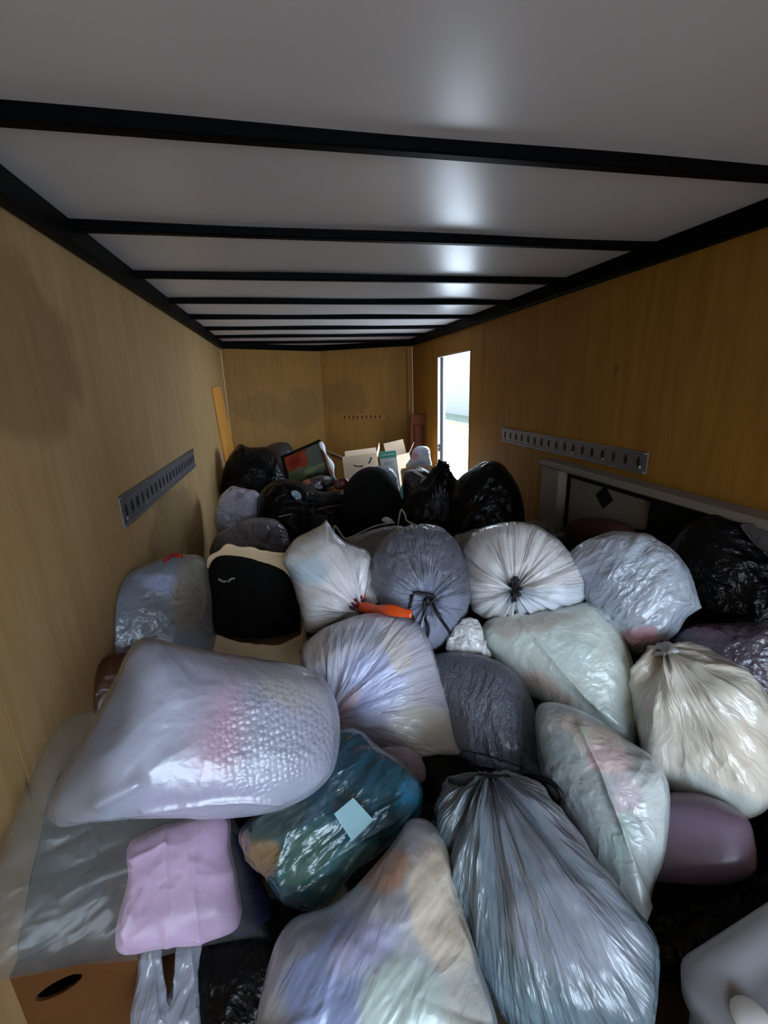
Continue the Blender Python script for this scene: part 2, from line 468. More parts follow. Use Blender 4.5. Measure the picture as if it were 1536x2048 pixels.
g.add(V, [(0, 1, 2), (3, 5, 4), (0, 2, 5, 3), (1, 4, 5, 2), (0, 3, 4, 1)]); g.obj('house_roof', M['roofing'], hs)
for yy in (20, 33, 39, 45):
    g = Geo(); g.box((10.53, yy, GZ+1.2), (10.62, yy+1.3, GZ+2.7)); wd = g.obj('house_window', M['siding'], hs)
    g = Geo(); g.box((10.51, yy+.1, GZ+1.3), (10.54, yy+1.2, GZ+2.6)); g.obj('window_pane', M['glass'], wd)

# ------------------------------------------------------------------ bags
def dense(outline):
    """spline through the outline; a point with a third value is a sharp corner"""
    P = []
    for p in outline:
        P.append(p[:2])
        if len(p) > 2: P.append(p[:2]); 
    return spline(P, 12, True)

class Bag:
    pass

def bag(name, label, cat, outline, z=None, d=None, T=.8, Tb=None, group=None, knot=None, pleat=(26, .010, .25), crease=(9, .006), lump=(4, .012),
        base=(165, 168, 176), blobs=(), ridges=(), mat='bag', k=None, seed=1, e=2.8, res=1.0, stretch=None, parts=False, parent=None, dip=.03, knit=None, pcol=None, warp=22, cvar=.12, bs=.7):
    D = dense(outline)
    # area centroid
    x, y = D[:, 0], D[:, 1]; x2, y2 = np.roll(x, -1), np.roll(y, -1); cr = x*y2-x2*y
    c = np.array([((x+x2)*cr).sum(), ((y+y2)*cr).sum()])/(3*cr.sum())
    if d is None: d = dz(c[0], c[1], z)
    O = at(c[0], c[1], d); rn = ray(*c); rn = rn/np.linalg.norm(rn); n = -rn
    e1 = RT-n*(RT@n); e1 /= np.linalg.norm(e1); e2 = np.cross(n, e1)
    def topl(P):      # pixels -> metres in the bag's own plane
        P = np.atleast_2d(np.asarray(P, float))
        r = FW[None]+RT[None]*((P[:, :1]-768)/FPX)-UP[None]*((P[:, 1:2]-1024)/FPX)
        t = ((O-CAM)@n)/(r@n); W = CAM+r*t[:, None]-O
        return np.stack([W@e1, W@e2], 1)
    Q = topl(D)
    N = int(210*res)//2*2; nf = int(64*res); nb = int(16*res)
    gc = topl(knot)[0] if knot is not None else np.zeros(2)
    def radial(cen, th):
        W = Q-cen; a = np.arctan2(W[:, 1], W[:, 0]); r = np.hypot(W[:, 0], W[:, 1])
        o = np.argsort(a); a = a[o]; r = r[o]
        a = np.concatenate([a-2*math.pi, a, a+2*math.pi]); r = np.concatenate([r, r, r])
        return np.interp(th, a, r)
    th = np.linspace(-math.pi, math.pi, N, endpoint=False)
    R = radial(gc, th)
    s = np.concatenate([np.sin(np.linspace(0, math.pi/2, nf))[1:], np.sin(np.linspace(math.pi/2, 0, nb))[1:-1]])
    front = np.array([True]*(nf-1)+[False]*(nb-2))
    UV = gc+ (s[:, None]*R[None])[..., None]*np.stack([np.cos(th), np.sin(th)], -1)[None]
    UV = np.concatenate([UV.reshape(-1, 2), [gc, gc]]); fr = np.concatenate([np.repeat(front, N), [True, False]])
    def gauge(U):
        a = np.arctan2(U[:, 1], U[:, 0]); r = np.hypot(U[:, 0], U[:, 1])
        return np.clip(r/radial(np.zeros(2), a), 0, 1)
    area = abs(((Q[:, 0]*np.roll(Q[:, 1], -1)-np.roll(Q[:, 0], -1)*Q[:, 1]).sum())/2); rad = math.sqrt(area/math.pi)
    Tf = T*rad; Tbk = (Tb if Tb is not None else T)*rad
    gg = gauge(UV); prof = (1-gg**e)**(1/2.0)
    rim = np.zeros(len(UV), bool); rim[(nf-2)*N:(nf-1)*N] = True
    h = np.where(fr, Tf*prof, -Tbk*prof); h[rim] = 0
    kk = gc
    if knot is not None:
        rho = np.hypot(UV[:, 0]-kk[0], UV[:, 1]-kk[1]); psi = np.arctan2(UV[:, 1]-kk[1], UV[:, 0]-kk[0])
        h = h-np.where(fr, dip*np.exp(-(rho/.05)**2), 0)
    P = O+UV[:, :1]*e1+UV[:, 1:2]*e2+h[:, None]*n
    # outward direction
    G = np.concatenate([P[:-2].reshape(len(s), N, 3)])
    full = np.concatenate([np.repeat(P[-2][None, None], N, 1), G, np.repeat(P[-1][None, None], N, 1)], 0)
    ds = full[2:]-full[:-2]; dt = np.roll(G, -1, 1)-np.roll(G, 1, 1)
    Nn = np.cross(ds, dt); Nn /= np.linalg.norm(Nn, axis=2)[..., None]+1e-12
    Nn = np.concatenate([Nn.reshape(-1, 3), [n, -n]])
    flip = ((Nn*(P-O)).sum(1) < 0).mean() > .5
    if flip: Nn[:-2] *= -1
    L = np.stack([UV[:, 0], UV[:, 1], h*.8], 1)/1.0
    px = project(P)
    disp = lump[1]*fbm(L*lump[0]+seed*7.3, seed, 2)
    Lc = L
    if stretch is not None:
        ang, f_ = stretch; ca, sa = math.cos(ang), math.sin(ang)
        Lc = np.stack([(L[:, 0]*ca+L[:, 1]*sa)*f_, -L[:, 0]*sa+L[:, 1]*ca, L[:, 2]], 1)
    wq = Lc*crease[0]+.5*np.stack([vnoise(L*5+i*9.1, seed+20+i) for i in range(3)], 1)
    disp = disp+1.4*crease[1]*ridged(wq+seed*3.1, seed+5, 4)
    if knot is not None and pleat:
        cnt, amp, reach = pleat; cc = cnt/6.28
        pn = ridged(np.stack([np.cos(psi)*cc, np.sin(psi)*cc, rho*3.0+seed], 1), seed+9, 2)
        wgt = np.clip(rho/.035, 0, 1)*np.exp(-(rho/reach)**2)
        disp = disp+np.where(fr, 1.6*amp*pn*wgt, 0)
    for (pts, amp, wid) in ridges:
        pts = np.array(pts, float); dm = np.full(len(px), 1e9)
        for a_, b_ in zip(pts[:-1], pts[1:]):
            t_ = np.clip(((px-a_)@(b_-a_))/((b_-a_)@(b_-a_)), 0, 1); dm = np.minimum(dm, np.linalg.norm(px-(a_+t_[:, None]*(b_-a_)), axis=1))
        disp = disp+np.where(fr, amp*np.exp(-(dm/wid)**1.3), 0)
    PL = Lc*np.array([12, 12, 12.])
    if knot is not None and pleat: PL = np.where(fr[:, None], np.stack([np.cos(psi)*cnt/6.28, np.sin(psi)*cnt/6.28, rho*4+seed], 1), PL)
    rimw = np.clip((1-gg)*8, .45, 1)
    P = P+Nn*(disp*rimw)[:, None]
    # contents / film colour; a blob can also paint light on it
    C = np.tile(alb(base, k), (len(P), 1))
    C = C*(1+cvar*fbm(L*7+seed, seed+31, 3))[:, None]
    wp = px+warp*np.stack([fbm(L*11+3, seed+41, 2), fbm(L*11+8, seed+43, 2)], 1)
    for bl in blobs:
        (bx, by, rx, ry, rot, colr, soft) = (list(bl)+[.5])[:7]
        ca, sa = math.cos(rot), math.sin(rot); q = wp-np.array([bx, by])
        dd = np.hypot((q[:, 0]*ca+q[:, 1]*sa)/rx, (-q[:, 0]*sa+q[:, 1]*ca)/ry)
        t_ = np.clip((1+soft/2-dd)/soft, 0, 1); t_ = t_*t_*(3-2*t_)
        C = C*(1-t_[:, None])+(alb(base, k)*(1-bs)+alb(colr, k)*bs)*t_[:, None]
    C = np.clip(C, 0, .88)
    mk = None
    if knit is not None:
        bx, by, rx, ry = knit; q = wp-np.array([bx, by]); dd = np.hypot(q[:, 0]/rx, q[:, 1]/ry); mk = np.clip((1.2-dd)/.5, 0, 1)
    F = []; m_ = len(s); top = m_*N; bot = top+1
    for j in range(N):
        j2 = (j+1) % N; F.append((top, j, j2)); F.append((bot, (m_-1)*N+j2, (m_-1)*N+j))
    for i in range(m_-1):
        for j in range(N): j2 = (j+1) % N; F.append((i*N+j, (i+1)*N+j, (i+1)*N+j2, i*N+j2))
    # keep the bag inside the trailer
    P[:, 0] = np.clip(P[:, 0], XL+.004, XR-.004); P[:, 2] = np.maximum(P[:, 2], .003)
    b = Bag(); b.O = O; b.n = n; b.d = d; b.c = c; b.rad = rad
    if parent is not None:
        b.o = mesh(name, P, F, M[mat], parent, True, C, mk, pl=PL)
    elif parts:
        org = [(P[:, 0].min()+P[:, 0].max())/2, (P[:, 1].min()+P[:, 1].max())/2, P[:, 2].min()]
        b.root = root(name, org, label, cat, group); b.o = mesh('bag_body', P, F, M[mat], b.root, True, C, mk, pl=PL)
    else:
        b.o = mesh(name, P, F, M[mat], None, True, C, mk, pl=PL); tag(b.o, label, cat, group); b.root = b.o
    pf = P[fr]; pxf = project(pf)
    def surf(x_, y_, off=.004):
        dd = np.hypot(pxf[:, 0]-x_, pxf[:, 1]-y_); i = np.argsort(dd)[:3]
        dep = ((pf[i]-CAM)@FW).mean()-off
        return at(x_, y_, dep)
    b.surf = surf
    return b

def cord(b, pts, r, name='drawstring', mat='cord', close=False, off=.006, flat=1.0, n=8):
    W = [b.surf(p[0], p[1], p[2] if len(p) > 2 else off) for p in pts]
    g = Geo(); g.tube(spline(W, n, close), r, 8, close, flat, ref=tuple(b.n)); return g.obj(name, M[mat], b.root, True)

# ================================================================== wall fittings
def rail(name, label, side, y0, y1, zc, hgt, slots, lip):
    X = XL if side < 0 else XR; s = -side
    r = root(name, (X, (y0+y1)/2, zc-hgt/2), label, 'rail', None)
    g = Geo()
    g.box((min(X, X+s*.006), y0, zc-hgt/2), (max(X, X+s*.006), y1, zc+hgt/2), bev=.001); g.obj('rail_plate', M['galv'], r)
    for z in (zc-hgt/2, zc+hgt/2-.012):
        g = Geo(); g.box((min(X, X+s*lip), y0, z), (max(X, X+s*lip), y1, z+.012), bev=.003); g.obj('rail_lip', M['galv'], r)
    me = None
    L = y1-y0; n = slots
    for i in range(n):
        y = y0+L*(i+.6)/(n+.2)
        if me is None:
            g = Geo(); V = []; 
            for xx in (0, s*.0025):
                for q in range(12):
                    t = 2*math.pi*q/12; V.append((xx, .011*math.cos(t), .024*math.sin(t)))
            g.add(V, [tuple(range(12)), tuple(range(23, 11, -1))]+[(q, (q+1) % 12, 12+(q+1) % 12, 12+q) for q in range(12)])
            me = bpy.data.meshes.new('slot'); me.from_pydata(g.V, [], g.F); me.materials.append(M['slot'])
        o = new_obj('slot', me); o.parent = r; o.location = (s*.0062, y-(y0+y1)/2, hgt/2)
    for i in range(6):      # screws
        y = y0+L*(i+.15)/5.6
        g = Geo(); g.box((X+s*.006 if s > 0 else X-.010, y-.006, zc-hgt*.30), (X+.010 if s > 0 else X-.006, y+.006, zc-hgt*.30+.012), bev=.003); g.obj('screw', M['alu'], r)
rail('cargo_rail', 'grey slotted steel cargo rail on the left plywood wall', -1, 1.76, 3.18, 1.45-.425, .122, 20, .012)
rail('cargo_rail', 'shiny slotted steel cargo rail on the right plywood wall', 1, 1.65, 3.03, 1.45-.37, .098, 17, .022)
# short rail on the nose
u = np.array([nl[0], -nl[1], 0]); nn = np.array([-nl[1], -nl[0], 0])
p0 = np.array([XA, YA, 0])+u*.28
r = root('cargo_rail', (*p0[:2], 1.0), 'short faint slotted rail on the front nose wall', 'rail')
g = Geo(); g.box((0, 0, 1.03), (.62, .012, 1.12), (p0, u, nn, (0, 0, 1)), bev=.003); g.obj('rail_plate', M['ply_nose'], r)
for i in range(9):
    g = Geo(); g.box((.05+i*.06, .011, 1.055), (.07+i*.06, .0135, 1.095), (p0, u, nn, (0, 0, 1))); g.obj('slot', M['redwood'], r)

# narrow orange strip, a thin slab on the left wall near the nose
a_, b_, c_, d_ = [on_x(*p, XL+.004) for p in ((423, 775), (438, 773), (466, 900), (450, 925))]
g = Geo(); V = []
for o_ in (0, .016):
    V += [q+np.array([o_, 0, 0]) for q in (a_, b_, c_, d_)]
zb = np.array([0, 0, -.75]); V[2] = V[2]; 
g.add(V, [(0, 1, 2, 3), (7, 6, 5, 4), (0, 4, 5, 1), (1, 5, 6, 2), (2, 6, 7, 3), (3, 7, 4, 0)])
tag(g.obj('orange_strip', M['orange_slab']), 'narrow bright orange strip on the left wall near the nose', 'board')

# off-white furniture panel with a diamond, against the right wall
yf = 2.36; X0 = XR-.003
r = root('furniture_panel', (XR-.05, 1.6, .42), 'off-white wooden furniture panel with a black diamond, against the right wall', 'furniture')
g = Geo(); g.box((X0-.10, .75, .965), (X0, yf, 1.0), bev=.006); g.obj('top_rail', M['white_paint'], r)
g = Geo(); g.box((X0-.085, 2.17, .42), (X0, yf-.01, .965), bev=.006); g.obj('stile', M['white_paint'], r)
yp0, yp1 = on_x(1310, 980, X0-.03)[1], on_x(1140, 980, X0-.03)[1]
g = Geo(); g.box((X0-.03, yp0, .42), (X0, 2.165, .964), bev=.002); pn = g.obj('panel', M['white_paint'], r)
g = Geo(); g.box((X0-.05, .75, .42), (X0-.002, yp0-.001, .964), bev=.002); g.obj('opening_shade', M['black_paint'], r)  # black slab stands in for the shaded opening beside the panel
dc = on_x(1208, 995, X0-.032); hy = (on_x(1190, 995, X0-.03)[1]-on_x(1226, 995, X0-.03)[1])/2; hz = (on_x(1208, 972, X0-.03)[2]-on_x(1208, 1019, X0-.03)[2])/2
g = Geo(); V = [(xx, dc[1]+sy*hy, dc[2]+sz*hz) for xx in (X0-.0335, X0-.029) for sy, sz in ((1, 0), (0, 1), (-1, 0), (0, -1))]
g.add(V, [(0, 1, 2, 3), (7, 6, 5, 4)]+[(i, (i+1) % 4, 4+(i+1) % 4, 4+i) for i in range(4)]); g_d = g
for lo, hi in (((X0-.034, yp0, .925), (X0-.028, 2.168, .964)), ((X0-.034, yp1, .42), (X0-.028, 2.168, .925))):
    g = Geo(); g.box(lo, hi, bev=.001); g.obj('recess_shade', M['black_paint'], r)  # black strips paint the shade under the top rail and in the recess
g = g_d; o = g.obj('diamond', M['black_paint'], r); o['label'] = 'black diamond inlay'

# ================================================================== far end of the load
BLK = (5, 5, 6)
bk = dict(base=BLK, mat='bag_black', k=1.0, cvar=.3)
FAR = dict(res=.62)
GB = 'black bin bags at the far end'
bag('bin_bag', 'black bin bag in the far left corner with a pointed top', 'bag', [(448, 940), (462, 910), (480, 888, 1), (498, 895), (540, 897), (562, 930), (580, 985), (575, 1050), (480, 1045), (446, 990)], d=4.1, T=.7, seed=3, crease=(7, .014), group=GB, **bk, **FAR)
bag('bin_bag', 'dark grey lumpy bag slumped behind the far left black bag', 'bag', [(528, 900), (550, 886), (576, 887), (592, 905), (606, 899), (614, 912), (602, 945), (600, 1010), (540, 1010), (530, 935)], d=4.62, T=.7, seed=4, base=(34, 30, 30), mat='bag_soft', k=1.2, **FAR)
bb = bag('bin_bag', 'black bin bag spread below the framed picture', 'bag', [(515, 1010), (545, 965), (590, 960), (640, 985), (690, 985), (712, 1030), (700, 1085), (600, 1105), (540, 1090)], d=3.1, T=.7, seed=5, crease=(8, .016), group=GB, **bk, **FAR)
rb = bag('bin_bag', 'smooth round black bag rising in the middle of the far pile', 'bag', [(686, 1015), (691, 975), (714, 945), (745, 934), (776, 946), (797, 982), (808, 1030), (800, 1070), (700, 1070)], d=2.95, T=.85, seed=6, base=(4, 4, 4), mat='cloth', k=.7, crease=(6, .004), **FAR)
b = bag('bin_bag', 'glossy black bin bag with a twisted top below the door', 'bag', [(800, 1010), (815, 985), (850, 962), (866, 940), (878, 922, 1), (892, 928), (905, 955), (935, 985), (945, 1040), (930, 1085), (820, 1075), (798, 1045)], d=2.75, T=0.6, seed=7, knot=(880, 940), pleat=(14, .02, .2), crease=(8, .016), group=GB, **bk, **FAR)
bag('bin_bag', 'large black bin bag right of the side door', 'bag', [(905, 1010), (915, 962), (955, 932), (985, 924), (1012, 940), (1036, 980), (1048, 1035), (1040, 1090), (920, 1090)], d=2.45, T=.8, seed=8, crease=(8, .016), stretch=(.8, .4), group=GB, **bk, **FAR)
# striped bag
sb = bag('striped_bag', 'black and white striped bag beside the twisted bin bag', 'bag', [(806, 965), (812, 945), (830, 936), (850, 940), (862, 955), (858, 1000), (835, 1060), (812, 1020)], d=2.98, T=.7, seed=9, base=(20, 20, 30), k=1.2, res=.5, blobs=[(829, 942, 20, 2.5, .1, (235, 235, 240), .5), (840, 951, 17, 2.5, .5, (235, 235, 240), .5), (846, 966, 6, 12, .4, (235, 235, 240), .4)], warp=3)
bag('plastic_bag', 'translucent grey bag tucked behind the round black bag', 'bag', [(738, 945), (762, 930), (785, 938), (797, 965), (800, 1000), (780, 1010), (750, 990)], d=3.45, T=.6, seed=10, base=(115, 120, 128), res=.55)
bag('plastic_packet', 'small aqua plastic packet beside the white carton', 'packet', [(800, 985), (806, 966), (818, 962), (822, 972), (820, 1010), (806, 1020)], d=3.3, T=.5, seed=11, base=(120, 215, 200), res=.4)
bag('plastic_scrap', 'crumpled pale blue plastic scrap on the far black bags', 'plastic scrap', [(582, 985), (590, 981), (600, 988), (603, 996), (594, 1000), (586, 993)], d=2.9, T=.5, seed=12, base=(150, 175, 195), res=.4, crease=(40, .01))
bag('plastic_bag', 'brown bag with an orange tip below the framed picture', 'bag', [(598, 980), (602, 965), (618, 957), (648, 950), (660, 965), (650, 985), (610, 992)], d=3.4, T=.6, seed=13, base=(60, 38, 34), res=.5, blobs=[(610, 968, 10, 6, -.5, (235, 130, 90), .5)], k=1.1, warp=4)
bag('plastic_packet', 'small silver and black packet beside the framed picture', 'packet', [(643, 962), (650, 953), (668, 955), (672, 965), (660, 974), (646, 972)], d=3.35, T=.5, seed=14, base=(30, 28, 32), res=.4, blobs=[(655, 958, 8, 3, .1, (190, 190, 205), .5)], warp=3)
bag('plastic_wrapper', 'dark red wrapper beside the smooth round black bag', 'packet', [(668, 968), (678, 958), (692, 957), (697, 968), (688, 978), (672, 978)], d=3.3, T=.5, seed=15, base=(95, 25, 38), res=.4)
W = [bb.surf(x, y, .01) for x, y in ((634, 1019), (655, 1014), (675, 1011), (692, 1010))]
g = Geo(); g.tube(spline(W, 6), .011, 8, flat=.35); tag(g.obj('red_strap', M['maroon'], None, True), 'thin dark red strap lying on the far black bags', 'strap')
W = [bb.surf(x, y, .004) for x, y in ((558, 1034), (570, 1031), (585, 1028))]
g = Geo(); g.tube(spline(W, 6), .004, 6); tag(g.obj('loose_string', M['wire'], None, True), 'short grey cord on the far black bags', 'cord')

# framed picture leaning on the pile
tl, tr_, br, bl = at(563, 914, 4.0), at(641, 880, 3.95), at(668, 952, 3.8), at(582, 985, 3.85)
O = tl; ex = tr_-tl; wx = np.linalg.norm(ex); ex = ex/wx; ez0 = bl-tl; ez = ez0-ex*(ez0@ex); hz_ = np.linalg.norm(ez); ez = ez/hz_; ey = np.cross(ez, ex); ey = ey if ey@(CAM-O) > 0 else -ey
r = root('framed_picture', bl, 'framed red and green picture leaning on the far pile', 'picture')
fr_ = (O, ex, ez, ey)
for lo, hi in (((0, 0, -.01), (wx, .022, .02)), ((0, hz_-.022, -.01), (wx, hz_, .02)), ((0, .022, -.01), (.022, hz_-.022, .02)), ((wx-.022, .022, -.01), (wx, hz_-.022, .02))):
    g = Geo(); g.box(lo, hi, fr_, bev=.004); g.obj('frame_bar', M['black_paint'] if lo[0] == 0 else M['redwood'], r)
nxp, nyp = 60, 50; V = []; C = []
for j in range(nyp+1):
    for i in range(nxp+1):
        u_, v_ = i/nxp, j/nyp; V.append(O+ex*(.02+u_*(wx-.04))+ez*(.02+v_*(hz_-.04))+ey*.004)
Vn = np.array(V); UVp = np.array([(i/nxp, j/nyp) for j in range(nyp+1) for i in range(nxp+1)])
n1 = fbm(np.c_[UVp*6, np.zeros(len(UVp))], 3, 3)
C = np.tile(lin((90, 96, 88)), (len(V), 1))
def paint(mask, c):
    global C
    mask = mask[:, None]; C = C*(1-mask)+lin(c)*mask
st = lambda x, a, b: np.clip((x-a)/(b-a), 0, 1)
paint(st(.62-UVp[:, 0]+n1*.04, 0, .04)*st(.52-UVp[:, 1]+n1*.08, 0, .05), (150, 62, 40))
paint(st(.5-UVp[:, 0]+n1*.3, 0, .1)*st(.3-abs(UVp[:, 1]-.25)+n1*.3, .1, .3)*.6, (95, 18, 15))
paint(st(UVp[:, 1]-.5+n1*.1, 0, .08)*st(.78-UVp[:, 0]+n1*.15, 0, .1), (70, 92, 62))
paint(st(n1, .2, .4)*st(UVp[:, 1], .5, .6)*.7, (130, 145, 110))
paint(st(UVp[:, 1]-.78+n1*.1, 0, .08), (30, 32, 28))
mesh('picture_canvas', Vn, [(j*(nxp+1)+i, j*(nxp+1)+i+1, (j+1)*(nxp+1)+i+1, (j+1)*(nxp+1)+i) for j in range(nyp) for i in range(nxp)], M['cloth'], r, True, np.clip(C*1.5, 0, .8))
W = [at(x, y, 3.78) for x, y in ((641, 884), (650, 905), (662, 928), (668, 955))]
g = Geo(); g.tube(spline(W, 8), [.02+.012*math.sin(i*.5) for i in range(25)], 8, flat=.4); tag(g.obj('plastic_strip', M['carton'], None, True), 'pale glossy plastic strip along the right side of the framed picture', 'plastic')

# grey-white bags by the left wall
bag('plastic_bag', 'frosted grey bag by the left wall below the far black bag', 'bag', [(436, 1010), (448, 985), (466, 974), (490, 980), (512, 985), (525, 1005), (527, 1045), (520, 1070), (450, 1075), (430, 1045)], d=3.1, T=.65, seed=16, base=(150, 150, 166), crease=(14, .012), blobs=[(480, 978, 30, 8, .1, (120, 95, 105), .6)], **FAR)
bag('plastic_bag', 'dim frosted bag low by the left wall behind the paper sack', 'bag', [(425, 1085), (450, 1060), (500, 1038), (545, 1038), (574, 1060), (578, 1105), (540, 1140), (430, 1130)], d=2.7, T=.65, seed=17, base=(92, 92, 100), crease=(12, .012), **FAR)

# ---- cardboard boxes at the nose
def quad_box(name, label, cat, pts, d, depth, mat, openn=False, flaps=(), group=None, lean=0):
    """box whose front face has the pixel corners tl,tr,br,bl at distance d"""
    P = [at(x, y, d) for x, y in pts]; ex = P[1]-P[0]; wx = np.linalg.norm(ex); ex /= wx
    ey_ = P[3]-P[0]; ey_ = ey_-ex*(ey_@ex); hy_ = np.linalg.norm(ey_); ey_ /= hy_; n_ = np.cross(ex, ey_); n_ = n_ if n_@(P[0]-CAM) > 0 else -n_
    fr__ = (P[0], ex, ey_, n_)
    V = [P[0]+ex*a+ey_*b+n_*c for a in (0, wx) for b in (0, hy_) for c in (0, depth)]
    zmin = min(v[2] for v in V); org = np.mean(V, 0); org[2] = zmin
    r_ = root(name, org, label, cat, group)
    t_ = .006
    for pname, lo, hi in (('side_panel', (0, 0, 0), (wx, hy_, t_)), ('side_panel', (0, 0, depth-t_), (wx, hy_, depth)), ('side_panel', (0, 0, t_), (t_, hy_, depth-t_)), ('side_panel', (wx-t_, 0, t_), (wx, hy_, depth-t_)), ('bottom_panel', (t_, hy_-t_, t_), (wx-t_, hy_, depth-t_))):
        g_ = Geo(); g_.box(lo, hi, fr__, bev=.0015); g_.obj(pname, M[mat], r_)
    if not openn:
        g_ = Geo(); g_.box((t_, 0, t_), (wx-t_, t_, depth-t_), fr__); g_.obj('top_panel', M[mat], r_)
    for (edge, ang, ln) in flaps:
        if edge == 'back': o_ = P[0]+n_*depth; a1 = ex; l1 = wx; out = n_
        elif edge == 'front': o_ = P[0]; a1 = ex; l1 = wx; out = -n_
        elif edge == 'left': o_ = P[0]; a1 = n_; l1 = depth; out = -ex
        else: o_ = P[0]+ex*wx; a1 = n_; l1 = depth; out = ex
        dirn = out*math.cos(ang)-ey_*math.sin(ang); nf_ = np.cross(a1, dirn)
        g_ = Geo(); g_.box((0, 0, 0), (l1, ln, .004), (o_, a1, dirn, nf_)); g_.obj('flap', M[mat], r_)
    return r_, fr__, wx, hy_
GX = 'cardboard boxes at the nose'
r, f_, wx, hy_ = quad_box('cardboard_box', 'open cardboard box with a curved arrow print on its front', 'box', [(684, 914), (753, 905), (758, 975), (696, 985)], 4.25, .38, 'cardboard', True, [('left', .5, .16), ('back', .9, .15), ('right', 1.2, .1)], GX)
# curved arrow print
O, ex, ey_, n_ = f_
arc = [O+ex*(wx*(.30+.50*t))+ey_*(hy_*(.27+.10*math.sin(math.pi*t)-.10*t))-n_*.002 for t in np.linspace(0, .55, 14)]
g = Geo(); g.tube(arc, .006, 6, flat=.3, ref=tuple(n_)); g.obj('curved_print', M['ink'], r)
arc = [O+ex*(wx*(.72+.12*t))+ey_*(hy_*(.27-.16*t+.04*math.sin(math.pi*t)))-n_*.002 for t in np.linspace(0, 1, 8)]
g = Geo(); g.tube(arc, .007, 6, flat=.3, ref=tuple(n_)); g.obj('arrow_print', M['ink'], r)
quad_box('cardboard_box', 'open cardboard box with a raised flap behind the white carton', 'box', [(776, 915), (818, 905), (822, 975), (782, 982)], 4.6, .32, 'cardboard', True, [('back', 1.25, .22), ('right', .9, .12), ('left', .4, .12)], GX)
quad_box('cardboard_box', 'closed cardboard box under the pink and blue package', 'box', [(803, 937), (862, 930), (862, 985), (806, 990)], 3.75, .26, 'cardboard', False, [], GX)
r, f_, wx, hy_ = quad_box('printed_carton', 'white carton with a teal band at the top', 'carton', [(758, 904), (792, 900), (797, 985), (762, 988)], 4.0, .12, 'carton', False)
g = Geo(); g.box((.001, .004, -.002), (wx-.001, hy_*.17, .001), f_); o = g.obj('teal_band', M['teal_print'], r)
g = Geo(); g.box((.02, hy_*.075, -.003), (wx-.02, hy_*.095, 0), f_); g.obj('pale_line', M['carton'], r)
for i, (a, b_, l) in enumerate(((.18, .27, .8), (.18, .31, .65), (.18, .38, .75), (.18, .44, .5))):
    g = Geo(); g.box((wx*a, hy_*b_, -.002), (wx*l, hy_*(b_+.016), .001), f_); g.obj('print_line', M['grey_print'], r)
bag('patterned_package', 'pink and blue patterned package on the closed cardboard box', 'package', [(812, 934), (822, 915), (828, 898), (842, 892), (857, 896), (861, 915), (862, 932), (838, 937)], d=3.8, T=.5, seed=18, base=(190, 195, 235), res=.6, warp=5, blobs=[(828, 912, 8, 8, 0, (225, 110, 150)), (836, 900, 6, 5, 0, (240, 170, 200)), (848, 906, 6, 5, .4, (150, 165, 220)), (852, 920, 6, 5, 0, (235, 215, 240)), (840, 925, 9, 4, 0, (140, 160, 225)), (824, 930, 7, 4, 0, (230, 190, 220))])
# reddish wooden chair back by the door
r = root('wooden_chair', at(836, 990, 5.0), 'reddish brown wooden chair back standing by the side door', 'chair')
P = at(822, 833, 5.0); Pr = at(851, 826, 5.0); ex = Pr-P; wx = np.linalg.norm(ex); ex[2] = 0; ex /= np.linalg.norm(ex); ey_ = np.cross((0, 0, 1), ex); hgt = P[2]-.1
f_ = (P, ex, ey_, (0, 0, 1))
for lo, hi, nm in (((-.012, 0, -hgt), (.03, .035, 0), 'post'), ((wx-.03, 0, -hgt), (wx, .035, .0), 'post'), ((.0, -.005, -.10), (wx, .03, .02), 'top_rail'), ((.04, .01, -.55), (wx-.04, .02, -.1), 'back_splat'), ((0, 0, -.62), (wx, .03, -.55), 'lower_rail')):
    g = Geo(); g.box(lo, hi, f_, bev=.005); g.obj(nm, M['redwood'], r)

# ================================================================== hangers and pale stuff in the middle
def hanger(pts, d, label):
    W = [at(x, y, d) for x, y in pts]; g_ = Geo(); g_.tube(spline(W, 5, False), .0045, 6); return tag(g_.obj('coat_hanger', M['wire'], None, True), label, 'hanger', 'pale coat hangers')
hanger([(676, 1085), (668, 1062), (669, 1052), (678, 1062), (692, 1078), (720, 1066), (752, 1052), (790, 1045)], 2.3, 'pale coat hanger left of the grey drawstring bag')
hanger([(796, 1052), (799, 1030), (803, 1019), (810, 1030), (817, 1044), (860, 1060)], 2.3, 'pale coat hanger above the grey drawstring bag')
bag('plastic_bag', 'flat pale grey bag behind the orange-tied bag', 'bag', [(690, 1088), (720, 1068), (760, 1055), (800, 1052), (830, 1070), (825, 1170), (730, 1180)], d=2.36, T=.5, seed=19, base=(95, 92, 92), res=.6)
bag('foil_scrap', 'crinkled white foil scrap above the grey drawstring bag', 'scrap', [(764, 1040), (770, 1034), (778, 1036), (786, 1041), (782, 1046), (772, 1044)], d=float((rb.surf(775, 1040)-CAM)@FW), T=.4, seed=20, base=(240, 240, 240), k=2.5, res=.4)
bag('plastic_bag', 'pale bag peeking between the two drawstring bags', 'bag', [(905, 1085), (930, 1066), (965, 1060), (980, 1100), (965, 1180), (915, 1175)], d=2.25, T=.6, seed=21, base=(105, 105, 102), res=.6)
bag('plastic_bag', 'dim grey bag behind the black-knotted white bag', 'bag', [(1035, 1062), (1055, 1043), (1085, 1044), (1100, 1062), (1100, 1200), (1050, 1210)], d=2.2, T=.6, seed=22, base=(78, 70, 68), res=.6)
bag('red_cloth', 'dark red cloth below the diamond panel', 'cloth', [(1130, 1052), (1160, 1036), (1210, 1038), (1260, 1052), (1270, 1085), (1180, 1095), (1135, 1080)], d=1.9, T=.6, seed=23, base=(48, 22, 16), mat='cloth', res=.6, k=1.2)
